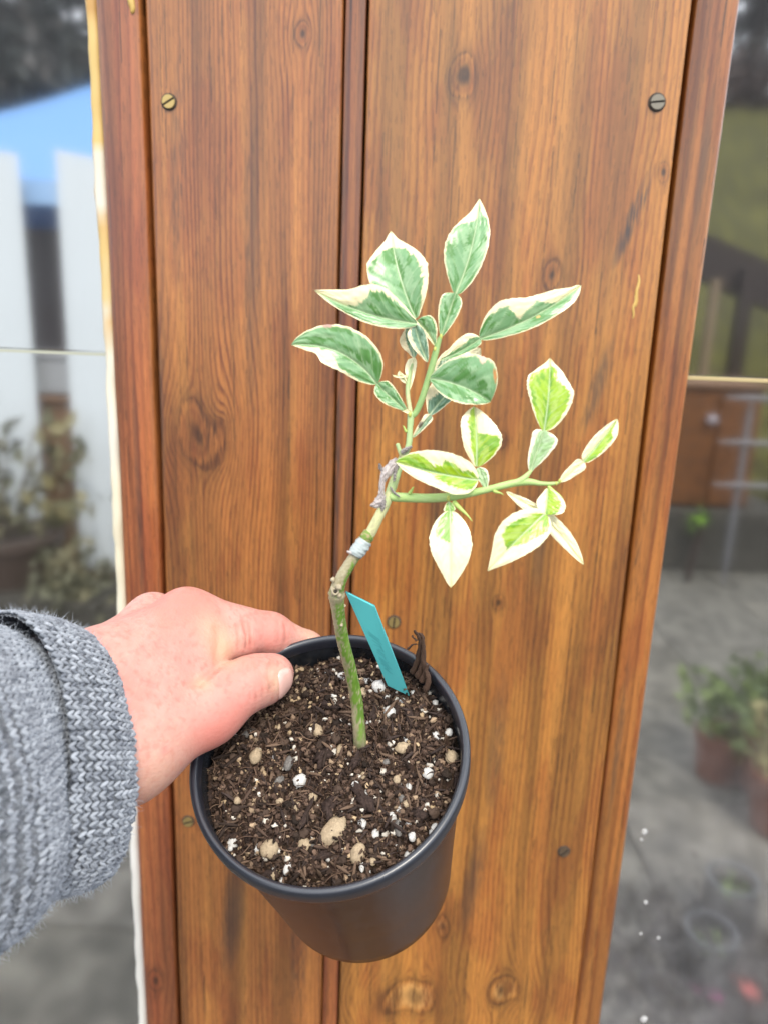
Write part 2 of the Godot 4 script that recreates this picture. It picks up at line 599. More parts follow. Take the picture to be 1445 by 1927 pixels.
func build_wall() -> void:
	var wall := thing("boarded_post", "brown varnished wooden boards with screws standing between the two windows", "wooden wall")
	var early := Color(0.655, 0.415, 0.205)
	var late := Color(0.37, 0.19, 0.095)
	var left_m := wood(-172, -36, 384, 1800, 11, 3.3, [[-140, 1361, 16, 0.6], [-68, 1627, 5, 0.9]],
		[[-150, 1120, 6, 60, 0.5, 0.0], [-170, 1380, 5, 90, 0.7, 0.0], [-120, 930, 12, 70, 0.4, 0.1], [-60, 900, 10, 90, 0.4, 0.0], [-150, 1540, 7, 90, 0.3, 0.05], [-100, 1480, 7, 120, 0.28, 0.0]], early, late, 0.8)
	var right_m := wood(-26, 194, 560, 1800, 27, 4.6, [[41, 1604, 9, 1.0], [111, 1484, 7, 1.0], [179, 1551, 4, 1.0], [92, 1235, 4, 0.9], [40, 848, 27, 0.1, 1.4], [123, 863, 17, 0.3, 1.0], [85, 1364, 4, 0.8], [67, 928, 7, 0.3]],
		[[163, 1522, 6, 36, 0.8, 0.30], [151, 1405, 7, 40, 0.45, 0.2], [40, 1330, 10, 60, 0.25, 0.0], [120, 1290, 6, 50, 0.3, 0.0], [100, 1105, 9, 80, 0.3, 0.0], [5, 1450, 8, 100, 0.3, 0.0], [90, 980, 10, 60, 0.35, 0.1], [20, 930, 12, 40, 0.4, 0.0]], Color(0.70, 0.465, 0.205), Color(0.40, 0.22, 0.10), 0.62)
	var strip_m := wood(-205, -165, 128, 1800, 43, 6.0, [[-190, 860, 7, 0.8]], [[-186, 1300, 3, 120, 0.3, 0.0]], Color(0.63, 0.365, 0.205), Color(0.48, 0.25, 0.14))
	var strip2_m := wood(186, 222, 128, 1800, 59, 8.0, [], [[206, 1560, 4, 50, 0.35, 0.0], [196, 1280, 3, 50, 0.5, 0.0], [200, 1120, 3, 90, 0.4, 0.0]], Color(0.68, 0.43, 0.20), Color(0.50, 0.285, 0.125))
	var tongue_m := wood(-42, -20, 64, 1024, 71, 6.0, [], [[-37, 1300, 2.5, 400, 0.55, 0.0], [-24, 1200, 2, 500, 0.5, 0.0], [-38, 1000, 2.5, 300, 0.6, 0.0]], Color(0.60, 0.36, 0.20), Color(0.38, 0.20, 0.13))
	var wob := noise(0.006, 2, 5)
	put("board", timber(func(y):
		var w := wob.get_noise_2d(y, 0.0) * 0.8
		return [Vector2(-169.6, -22), Vector2(-169.4, -3.0), Vector2(-168.4 + w, -0.8), Vector2(-167.0 + w, 0.0), Vector2(-105, 0.15), Vector2(-42.4, 0.0), Vector2(-40.9, -0.5), Vector2(-39.8 + w * 0.4, -2.2), Vector2(-39.4, -22)], -172, -36), left_m, wall)
	put("board", timber(func(y):
		var w := wob.get_noise_2d(y, 40.0) * 0.7
		var right := lerpf(191.8, 185.4, smoothstep(900.0, 1660.0, y))
		return [Vector2(-23.6, -22), Vector2(-23.4 + w * 0.4, -2.4), Vector2(-22.4 + w * 0.3, -0.6), Vector2(-20.8, 0.0), Vector2(80, 0.2), Vector2(right - 1.8, 0.0), Vector2(right - 0.6, -0.4), Vector2(right + w * 0.5, -1.6), Vector2(right - 0.2, -22)], -26, 194), right_m, wall)
	put("groove_tongue", timber(func(y):
		var w := wob.get_noise_2d(y, 80.0) * 0.5
		return [Vector2(-39.3, -16), Vector2(-38.8, -5.0), Vector2(-37.8 + w, -3.0), Vector2(-34.4 + w, -3.6), Vector2(-33.2, -2.0), Vector2(-26.0, -1.4), Vector2(-24.9 + w * 0.5, -2.6), Vector2(-24.5, -16)], -42, -20), tongue_m, wall)
	put("edge_strip", timber(func(y):
		var w := wob.get_noise_2d(y, 120.0) * 0.6
		return [Vector2(-201.8, -16), Vector2(-201.6 + w, -2.6), Vector2(-200.2 + w, 0.2), Vector2(-196.0, 2.6), Vector2(-189.0, 3.6), Vector2(-180.0, 3.2), Vector2(-174.4, 1.4), Vector2(-171.8 + w, -1.6), Vector2(-171.0, -22)], -205, -165), strip_m, wall)
	put("edge_strip", timber(func(y):
		var w := wob.get_noise_2d(y, 160.0) * 0.5
		var l := lerpf(192.1, 189.0, smoothstep(1250.0, 1660.0, y))
		return [Vector2(l, -30), Vector2(l + w, -6.0), Vector2(l + 1.2 + w, -3.4), Vector2(l + 5.0, -2.6), Vector2(l + 8.0, -0.6), Vector2(211.6, 0.0), Vector2(215.0, -0.8), Vector2(216.7 + w, -3.0), Vector2(217.2, -16), Vector2(217.2, -30)], 186, 222), strip2_m, wall)
	put("core_post", block(Vector3(-0.2, 0.0, -0.14), Vector3(0.2155, 2.4, -0.031), 0.002), mat(lin(0.05, 0.03, 0.02), 0.9), wall)
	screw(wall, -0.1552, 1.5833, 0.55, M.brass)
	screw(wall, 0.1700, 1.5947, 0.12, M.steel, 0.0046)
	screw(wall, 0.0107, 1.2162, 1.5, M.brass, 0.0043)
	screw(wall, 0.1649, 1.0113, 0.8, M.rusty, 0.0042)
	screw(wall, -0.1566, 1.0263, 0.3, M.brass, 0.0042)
	# resin and torn splinters
	for q in [[171.6, 1474, 1.1, 11.0], [170.6, 1463, 0.9, 8.0], [-177.0, 1643, 2.4, 9.0]]:
		var P := []
		var R := []
		for i in 7:
			P.append(Vector3(q[0] + sin(i * 1.7) * 0.5, q[1] + (i - 3) * q[3] / 3.0, 0.1 if q[0] > 0 else 2.4) / 1000.0)
			R.append(q[2] / 1000.0 * (0.25 + 0.75 * sin(PI * (i + 0.5) / 7.0)))
		put("resin_streak", tube(P, R, 8, 3), M.resin, wall)

func build_window(called: String, label: String, xa: float, xb: float, bead_x: float) -> Node3D:
	var o := thing(called, label, "window")
	var far_x := xa if xa < -0.5 else xb
	put("window_frame", block(Vector3(far_x - 0.025, 0.0, -0.05), Vector3(far_x + 0.025, 2.46, 0.004), 0.003), M.brown_board, o)
	put("window_frame", block(Vector3(minf(xa, xb) + 0.026, 2.401, -0.05), Vector3(maxf(xa, xb) - 0.026, 2.46, 0.003), 0.003), M.brown_board, o)
	put("window_sill", block(Vector3(minf(xa, xb) + 0.026, 0.0, -0.06), Vector3(maxf(xa, xb) - 0.026, 0.049, 0.02), 0.003), M.brown_board, o)
	var thick := 0.0015 if xa > 0.0 else 0.001
	# each pane is a slab of slightly misty glass
	for y in [[1.4145, 2.4, -0.012], [0.05, 1.4165, -0.017]]:
		put("glass_pane", block(Vector3(xa, y[0], y[2] - 0.002), Vector3(xb, y[1], y[2] + 0.002), 0.0006), M.window_glass, o)
	put("pane_joint", block(Vector3(xa, 1.4145 - thick, -0.0099), Vector3(xb, 1.4145 + thick, -0.0085 if xa > 0.0 else -0.0095), 0.0004), M.joint if xa > 0.0 else M.joint_grey, o)
	return o

func build_windows() -> void:
	var l := build_window("window", "glass window left of the post with its ragged cream sealant edge", -1.0, -0.199, -0.205)
	var n := noise(0.02, 3, 8)
	var P := []
	var R := []
	var K := func(t: float, a: float, p: Vector3):
		var y := p.y * 1000.0
		var white := lin(0.72, 0.69, 0.60)
		var yellow := lin(0.62, 0.44, 0.16)
		var c := white.lerp(lin(0.66, 0.57, 0.36), clampf(0.35 + 0.5 * n.get_noise_2d(y * 0.35, 3.0), 0, 1))
		c = c.lerp(yellow, smoothstep(1548.0, 1560.0, y + 6.0 * n.get_noise_2d(y * 2.0, a)))
		c = c.lerp(lin(0.50, 0.27, 0.08), 0.8 * smoothstep(0.05, 0.4, n.get_noise_2d(y * 0.5 + 900.0, a * 2.0)) * smoothstep(1395.0, 1410.0, y))
		c = c.lerp(yellow, smoothstep(1505.0, 1500.0, y) * smoothstep(1448.0, 1456.0, y) * 0.8)
		c = c.lerp(lin(0.75, 0.73, 0.70), smoothstep(1150.0, 1050.0, y) * 0.7)
		return c.srgb_to_linear()
	for i in 280:
		var y := 2390.0 - i * 8.0
		var bulge := 1.0 if y > 1400.0 and y < 1505.0 else 0.0
		P.append(Vector3(-205.4 + n.get_noise_2d(y, 0.0) * 1.3 + bulge, y, -7.0 + n.get_noise_2d(y, 50.0)) / 1000.0)
		R.append((4.7 + n.get_noise_2d(y * 1.6, 20.0) * 1.0 + bulge * 0.7) / 1000.0)
	put("sealant_bead", tube(P, R, 12, 1, K, func(t, a, p): return 0.0006 * n.get_noise_3d(p.x * 9000.0, p.y * 3000.0, p.z * 9000.0)), tinted(0.5), l)
	P = []
	R = []
	for i in 60:
		P.append(Vector3(-210.5 + n.get_noise_2d(i * 20.0, 90.0), 2150.0 - i * 32.0, -22.0) / 1000.0)
		R.append((4.0 + n.get_noise_2d(i * 30.0, 120.0)) / 1000.0)
	put("inner_sealant", tube(P, R, 10, 3), mat(lin(0.42, 0.46, 0.43), 0.5), l)
	var r := build_window("window", "dusty glass window right of the post with white specks low down", 0.216, 1.1, 0.0)
	# a film of dust and dried splashes on the lower pane
	var dn := noise(0.02, 4, 31)
	var im := Image.create(256, 384, false, Image.FORMAT_RGBA8)
	for j in 384:
		for i in 256:
			var smear := dn.get_noise_2d(i * 1.6, j * 0.45) * 0.6 + dn.get_noise_2d(i * 5.0 + 300.0, j * 5.0) * 0.4
			var dense := (0.12 + 0.34 * smoothstep(150.0, 340.0, j) * smoothstep(170.0, 10.0, i)) * smoothstep(0.0, 150.0, j)
			im.set_pixel(i, j, Color(0.72, 0.71, 0.72, clampf(dense * (1.0 + 1.5 * smear), 0.0, 0.5)))
	var dusty := mat(Color.WHITE, 0.9, 0.2)
	dusty.albedo_texture = ImageTexture.create_from_image(im)
	dusty.texture_repeat = false
	dusty.transparency = BaseMaterial3D.TRANSPARENCY_ALPHA
	var film := QuadMesh.new()
	film.size = Vector2(0.884, 1.3)
	stuff(put("dust_film", film, dusty, r)).position = Vector3(0.658, 0.7, -0.0142)
	for q in [[1212, 1565, 2.6], [1214, 1698, 1.9], [1238, 1765, 1.7], [1206, 1580, 1.3], [1211, 1918, 3.4], [1205, 1757, 1.4], [1228, 350, 0.1]]:
		if q[2] > 0.5:
			var s := put("white_speck", lump(int(q[0]), 0.5, 6, 8, Vector3(1, 1.1, 0.3)), M.speck, r)
			s.position = at_z(q[0], q[1], -0.0146)
			s.scale = Vector3.ONE * q[2] / 1000.0

# ---------------------------------------------------------------- pot, soil
func build_pot() -> void:
	var prof := [Vector2(0, -0.1315), Vector2(0.030, -0.1315), Vector2(0.044, -0.1326), Vector2(0.0462, -0.1318), Vector2(0.0472, -0.1300), Vector2(0.0476, -0.1275), Vector2(0.0523, -0.070), Vector2(0.0569, -0.0100), Vector2(0.0575, -0.0092), Vector2(0.0590, -0.0089), Vector2(0.0597, -0.0080), Vector2(0.0600, -0.0066), Vector2(0.0601, -0.0022),
		Vector2(0.0599, -0.0009), Vector2(0.0594, -0.0002), Vector2(0.0586, 0.0001), Vector2(0.0577, -0.0003), Vector2(0.0571, -0.0013), Vector2(0.0568, -0.0030), Vector2(0.0560, -0.014), Vector2(0.0535, -0.050), Vector2(0.0500, -0.100), Vector2(0.0480, -0.128), Vector2(0.0, -0.129)]
	# close rings at each bend keep the lip crisp
	var fine := []
	for i in prof.size() - 1:
		var steps := 4 if (prof[i + 1] - prof[i]).length() > 0.02 else 2
		for k in steps:
			fine.append(prof[i].lerp(prof[i + 1], float(k) / steps))
	fine.append(prof[-1])
	var t := thing("plant_pot", "black plastic plant pot with a rolled grey rim, tilted towards the viewer", "plant pot", RIM - AX * 0.1326)
	var body := put("pot_shell", lathe(fine, 144, AX * 0.1326, AX), M.pot, t)
	var rim := []
	for q in [[0.05770, -0.0096], [0.0593, -0.0093], [0.0602, -0.0083], [0.0605, -0.0066], [0.06055, -0.0022], [0.0603, -0.0006], [0.0596, 0.0003], [0.0586, 0.0006], [0.0575, 0.0002], [0.0568, -0.0012], [0.0565, -0.0030], [0.0563, -0.0052]]:
		rim.append(Vector2(q[0], q[1]))
	put("pot_rim", lathe(rim, 144, AX * 0.1326, AX), M.pot_rim, t)

func soil_height(p: Vector2, n: FastNoiseLite, n2: FastNoiseLite) -> float:
	return -0.0125 + 0.0045 * n.get_noise_2d(p.x * 1000.0, p.y * 1000.0) + 0.0022 * n2.get_noise_2d(p.x * 1000.0, p.y * 1000.0) - 0.002 * smoothstep(0.048, 0.056, p.length())

func build_soil() -> void:
	var n := noise(0.07, 3, 3)
	var n2 := noise(0.45, 3, 4)
	var pn := noise(0.25, 3, 9)
	var P := PackedVector3Array()
	var K := PackedColorArray()
	var rings := 90
	var sides := 220
	var t := thing("potting_soil", "dark brown potting soil strewn with white and tan pebbles inside the black pot", "soil", RIM - AX * 0.02)
	for i in rings + 1:
		for j in sides:
			var r := 0.0562 * i / rings
			var q := Vector2(cos(TAU * j / sides), sin(TAU * j / sides)) * r
			P.append(AX * 0.02 + PA * q.x + PB * q.y + AX * soil_height(q, n, n2))
			var v := clampf(0.5 + pn.get_noise_2d(q.x * 2500.0, q.y * 2500.0), 0, 1)
			K.append(Color(0.022, 0.014, 0.010).lerp(Color(0.085, 0.052, 0.036), v * v))
	stuff(put("soil_bed", sheet(rings + 1, sides, P, K, PackedVector2Array(), true), tinted(0.95, 0.3), t))
	# loose crumbs and small grains
	var crumb := lump(5, 1.1, 6, 8, Vector3(1.1, 0.7, 0.9))
	var shred := lump(6, 0.5, 5, 6, Vector3(0.17, 1.0, 0.17))
	var sets := [["soil_clods", lump(15, 0.8, 9, 13), 130, 0.0010, 0.0022, [Color(0.03, 0.021, 0.016), Color(0.05, 0.034, 0.026), Color(0.075, 0.05, 0.037)]], ["soil_crumbs", crumb, 5200, 0.0004, 0.0013, [Color(0.032, 0.021, 0.016), Color(0.092, 0.058, 0.042), Color(0.055, 0.035, 0.026), Color(0.14, 0.09, 0.064)]],
		["coir_shreds", shred, 1300, 0.0010, 0.0048, [Color(0.085, 0.055, 0.04), Color(0.04, 0.027, 0.021), Color(0.13, 0.085, 0.058), Color(0.05, 0.035, 0.03)]],
		["small_grit", lump(8, 0.9, 7, 9, Vector3(1.1, 0.62, 0.85)), 1000, 0.00045, 0.0015, [Color(0.45, 0.33, 0.20), Color(0.34, 0.245, 0.16), Color(0.6, 0.55, 0.47), Color(0.22, 0.15, 0.1), Color(0.12, 0.08, 0.055)]]]
	for q in sets:
		var where := []
		var tint := PackedColorArray()
		for i in q[2]:
			var r: float = 0.0555 * sqrt(rng.randf())
			var a := rng.randf() * TAU
			var p := Vector2(cos(a), sin(a)) * r
			var s: float = lerpf(q[3], q[4], pow(rng.randf(), 2.2))
			where.append(turned(AX * 0.02 + PA * p.x + PB * p.y + AX * (soil_height(p, n, n2) + s * 0.3), Vector3.ONE * s))
			var c: Color = q[5][rng.randi() % q[5].size()]
			tint.append(c * rng.randf_range(0.7, 1.25))
		swarm(q[0], q[1], M.grain, where, tint, t)
	# long root and coir fibres lying on the soil
	var strand := tube([Vector3(-1, 0, 0), Vector3(-0.45, 0.10, 0.12), Vector3(0.1, 0.03, 0.05), Vector3(0.6, 0.12, -0.16), Vector3(1, 0.02, -0.1)], [0.025, 0.035, 0.03, 0.03, 0.01], 5, 4)
	var lie := []
	var hue := PackedColorArray()
	for i in 620:
		var r := 0.0535 * sqrt(rng.randf())
		var a := rng.randf() * TAU
		var p := Vector2(cos(a), sin(a)) * r
		var s := rng.randf_range(0.0025, 0.0072)
		var turn := rng.randf() * TAU
		var bx := (PA * cos(turn) + PB * sin(turn) + AX * rng.randf_range(-0.15, 0.25)).normalized()
		var by := (AX - bx * AX.dot(bx)).normalized()
		lie.append(Transform3D(Basis(bx * s, by * s, bx.cross(by) * s * rng.randf_range(-1.5, 1.5)), AX * 0.02 + PA * p.x + PB * p.y + AX * (soil_height(p, n, n2) + 0.0006)))
		hue.append([Color(0.07, 0.042, 0.03), Color(0.11, 0.068, 0.046), Color(0.17, 0.11, 0.075), Color(0.05, 0.032, 0.025)][rng.randi() % 4])
	swarm("root_fibres", strand, M.grain, lie, hue, t)
	# the stones one can tell apart: [u, v, half width, half height] in the close view of the pot, turn, kind
	var kinds := {"w": ["perlite_grain", M.perlite], "t": ["pebble", M.tan], "g": ["pebble", M.greystone], "b": ["bark_chip", M.bark]}
	var shapes := []
	for i in 6:
		shapes.append(lump(40 + i, 0.24, 10, 16))
	var chips := []
	for i in 4:
		chips.append(lump(70 + i, 1.1, 9, 13))
	var list := [[965, 350, 42, 34, 0.5, "w"], [900, 308, 38, 16, 0.15, "w"], [1015, 470, 32, 32, 0, "w"], [915, 522, 19, 18, 0, "w"], [1075, 415, 16, 19, 0, "w"], [1235, 412, 17, 17, 0, "w"], [785, 290, 28, 20, 0.2, "w"], [1002, 391, 16, 17, 0, "w"], [985, 436, 13, 18, 0, "w"],
		[1300, 560, 22, 20, 0, "w"], [1245, 585, 18, 34, -0.5, "w"], [1095, 600, 19, 20, 0, "w"], [580, 797, 36, 32, 0.3, "w"], [1200, 768, 28, 26, 0, "w"], [1102, 818, 18, 19, 0, "w"], [250, 1092, 32, 26, 0, "w"], [377, 1123, 18, 22, 0.4, "w"], [881, 1005, 21, 23, 0, "w"], [945, 1053, 19, 25, 0, "w"],
		[1022, 972, 24, 26, 0, "w"], [1060, 936, 18, 28, 0.4, "w"], [1107, 1150, 26, 32, 0.6, "w"], [1054, 1118, 17, 20, 0, "w"], [525, 1237, 18, 25, 0.4, "w"], [445, 1206, 11, 12, 0, "w"], [882, 1222, 12, 22, 0, "w"], [225, 1140, 13, 12, 0, "w"], [905, 868, 16, 18, 0, "w"], [850, 823, 18, 16, 0, "w"],
		[463, 688, 18, 17, 0, "w"], [1130, 375, 15, 15, 0, "w"], [712, 280, 18, 18, 0, "w"], [1228, 1032, 22, 30, 0.5, "w"], [1106, 1023, 14, 14, 0, "w"], [715, 1172, 12, 12, 0, "w"], [740, 390, 10, 10, 0, "w"], [1125, 1085, 18, 22, 0, "w"], [910, 1240, 12, 18, 0, "w"], [487, 1275, 12, 14, 0, "w"],
		[432, 1132, 44, 38, 0.2, "t"], [865, 1160, 34, 42, 0.3, "t"], [745, 1050, 48, 66, 0.75, "t"], [365, 672, 32, 40, 0.2, "t"], [665, 556, 26, 34, -0.3, "t"], [605, 360, 20, 20, 0, "t"], [571, 314, 18, 24, 0, "t"], [770, 645, 17, 32, 0.2, "t"], [715, 650, 24, 18, 0, "t"], [885, 375, 24, 26, 0, "t"],
		[1078, 650, 36, 26, 0, "t"], [1315, 682, 34, 32, 0, "t"], [570, 936, 18, 22, 0, "t"], [485, 905, 18, 14, 0, "t"], [643, 875, 22, 22, 0, "t"], [884, 770, 15, 17, 0, "t"], [452, 1245, 22, 20, 0, "t"], [632, 250, 22, 20, 0, "t"], [720, 885, 18, 18, 0, "t"], [790, 572, 10, 14, 0, "t"],
		[600, 1110, 34, 30, 0.4, "t"], [1097, 915, 18, 16, 0, "t"], [935, 1200, 16, 16, 0, "t"], [282, 908, 16, 16, 0, "t"], [480, 542, 10, 14, 0, "t"], [1052, 808, 18, 18, 0, "t"], [1155, 820, 12, 16, 0, "t"], [994, 296, 15, 18, 0, "t"], [640, 1105, 24, 28, 0, "g"], [530, 730, 22, 34, 0.2, "g"],
		[1000, 720, 18, 15, 0, "g"], [850, 715, 20, 36, 0.5, "b"], [1070, 880, 16, 18, 0, "g"], [480, 795, 26, 24, 0, "g"], [330, 570, 46, 22, -0.2, "g"], [1060, 1035, 22, 34, 0, "g"], [885, 895, 30, 62, -0.7, "b"], [670, 1165, 76, 18, -0.35, "b"], [1110, 490, 20, 62, 0.1, "b"], [720, 445, 60, 12, 0.4, "b"],
		[615, 960, 12, 62, 0.35, "b"], [690, 690, 30, 44, 0.5, "b"], [1050, 440, 16, 40, 0.4, "b"], [935, 480, 22, 42, 0.3, "b"], [250, 850, 40, 16, 0.3, "b"], [250, 1055, 52, 12, -0.15, "b"], [1160, 980, 30, 26, 0, "b"], [1340, 780, 12, 46, 0.1, "b"], [130, 840, 16, 40, 0.2, "b"],
		[720, 940, 26, 40, 0.2, "b"], [420, 1245, 34, 12, -0.4, "b"], [330, 1070, 18, 20, 0.0, "b"]]
	var k := 0
	for q in list:
		k += 1
		var u: float = 340 + q[0] * 0.3875
		var v: float = 1160 + q[1] * 0.3875
		var on := on_soil(u, v, 0.0125)
		var rel := on - RIM
		var p := Vector2(rel.dot(PA), rel.dot(PB))
		p = p.limit_length(0.0545)
		var mm := 0.3875 * 0.34 / FOCAL
		var sx: float = q[2] * mm * (0.92 if q[5] == "w" else 0.98)
		var sy: float = q[3] * mm * (0.92 if q[5] == "w" else 0.98)
		var h := soil_height(p, n, n2)
		var o := put(kinds[q[5]][0], chips[k % 4] if q[5] == "b" else shapes[k % 6], kinds[q[5]][1], t)
		var flat := minf(sx, sy)
		var bx := PA * cos(q[4]) + PB * -sin(q[4])
		o.transform = Transform3D(Basis(bx * sx, AX * flat * 0.85, bx.cross(AX).normalized() * sy / 0.87), AX * 0.02 + PA * p.x + PB * p.y + AX * (h + flat * 0.35))
	# the clump of bark fibre on the far rim
	var clump := []
	for q in [[[776, 1268, 0.357], [786, 1240, 0.352], [790, 1215, 0.347], [788, 1200, 0.344], [779, 1186, 0.341]], [[784, 1276, 0.354], [795, 1250, 0.350], [796, 1225, 0.347], [795, 1202, 0.345], [788, 1190, 0.344]], [[792, 1285, 0.352], [800, 1262, 0.350], [794, 1238, 0.348], [796, 1215, 0.346]], [[766, 1222, 0.349], [776, 1214, 0.347], [786, 1212, 0.347]], [[784, 1206, 0.344], [778, 1200, 0.343], [774, 1196, 0.343]], [[800, 1300, 0.349], [806, 1280, 0.347], [802, 1262, 0.347], [806, 1250, 0.346]]]:
		var pts := []
		var rad := []
		for i in q.size():
			pts.append(at(q[i][0], q[i][1], q[i][2]) - t.position)
			rad.append(lerpf(0.0017, 0.0005, float(i) / (q.size() - 1)) * (0.4 if q.size() == 3 else 1.0))
		put("bark_fibre", tube(pts, rad, 7, 6, null, func(tt, a, p): return 0.0006 * pn.get_noise_3d(p.x * 4000.0, p.y * 4000.0, p.z * 4000.0)), M.fibre, t)

func build_stake() -> void:
	var tl := at(651, 1113, 0.322)
	var tr := at(705.5, 1140, 0.325)
	var br := at(764, 1292, 0.3535)
	var bl := at(722, 1272, 0.3520)
	var o := thing("plant_label", "turquoise plastic plant label stake with faint pencil writing stuck in the soil", "plant label", bl)
	var ex := (tr - tl)
	var ey := (tl - bl)
	var nz := ex.cross(ey).normalized()
	var P := PackedVector3Array()
	var corner := [tl, tr, br + (br - tr) * 0.12, bl + (bl - tl) * 0.12]
	var mid: Vector3 = (corner[0] + corner[1] + corner[2] + corner[3]) / 4.0
	for ring in [[0.0, -0.5, 0.0], [1.0, -0.5, 0.0], [1.0, 0.42, 0.0], [0.985, 0.62, 0.00025], [1.0, 0.5, 0.0012], [0.0, 0.5, 0.0]]:
		for k in 4:
			for s in 6:
				var a: Vector3 = corner[k].lerp(corner[(k + 1) % 4], s / 6.0)
				var inn := (mid - a).normalized()
				P.append((a if ring[0] > 0.0 else mid) + inn * ring[2] + nz * 0.0009 * ring[1] - bl)
	put("stake_blade", sheet(6, 24, P, PackedColorArray(), PackedVector2Array(), true), M.stake, o)
	# pencil strokes: a slanted, hardly legible word running down the blade
	var st := SurfaceTool.new()
	st.begin(Mesh.PRIMITIVE_TRIANGLES)
	var face := nz * 0.00056
	var spot := func(a: float, b: float) -> Vector3:    # a along the blade from its top, b across
		return corner[0].lerp(corner[3], a).lerp(corner[1].lerp(corner[2], a), b) + face - bl
	var strokes := [[[0.36, 0.25], [0.40, 0.62]], [[0.38, 0.2], [0.42, 0.6]], [[0.40, 0.22], [0.45, 0.66]], [[0.45, 0.25], [0.47, 0.55], [0.50, 0.58]], [[0.50, 0.25], [0.49, 0.5], [0.53, 0.6], [0.54, 0.35]], [[0.55, 0.28], [0.58, 0.55]], [[0.585, 0.25], [0.60, 0.5], [0.63, 0.52]], [[0.64, 0.22], [0.67, 0.52], [0.65, 0.6]], [[0.66, 0.2], [0.70, 0.55]], [[0.69, 0.22], [0.73, 0.62]], [[0.71, 0.2], [0.745, 0.5], [0.76, 0.3]], [[0.76, 0.25], [0.79, 0.55]]]
	for s in strokes:
		for i in s.size() - 1:
			var a: Vector3 = spot.call(s[i][0], s[i][1])
			var b: Vector3 = spot.call(s[i + 1][0], s[i + 1][1])
			var w := (b - a).cross(nz).normalized() * 0.00008
			for v in [a - w, a + w, b + w, a - w, b + w, b - w]:
				st.add_vertex(v)
	st.generate_normals()
	put("pencil_writing", st.commit(), M.pencil, o)

# ---------------------------------------------------------------- the plant
func curve(w: Array, t: float) -> float:       # smooth curve through [t, value, t, value ...]
	var n := w.size() / 2
	for i in n - 1:
		if t <= w[i * 2 + 2] or i == n - 2:
			var t0: float = w[i * 2]
			var t1: float = w[i * 2 + 2]
			var a: float = w[i * 2 + 1]
			var b: float = w[i * 2 + 3]
			var k := clampf((t - t0) / (t1 - t0), 0.0, 1.0)
			var ma: float = (b - w[i * 2 - 1]) / (t1 - w[i * 2 - 2]) if i > 0 else (b - a) / (t1 - t0) * (1.6 if t0 == 0.0 else 1.0)
			var mb: float = (w[i * 2 + 5] - a) / (w[i * 2 + 4] - t0) if i < n - 2 else (b - a) / (t1 - t0)
			var d := t1 - t0
			var k2 := k * k
			var k3 := k2 * k
			return a * (2 * k3 - 3 * k2 + 1) + ma * d * (k3 - 2 * k2 + k) + b * (3 * k2 - 2 * k3) + mb * d * (k3 - k2)
	return 0.0

func steps(w: Array, t: float) -> float:
	for i in w.size() / 2 - 1:
		if t <= w[i * 2 + 2]:
			return lerpf(w[i * 2 + 1], w[i * 2 + 3], clampf((t - w[i * 2]) / (w[i * 2 + 2] - w[i * 2]), 0.0, 1.0))
	return w[w.size() - 1]

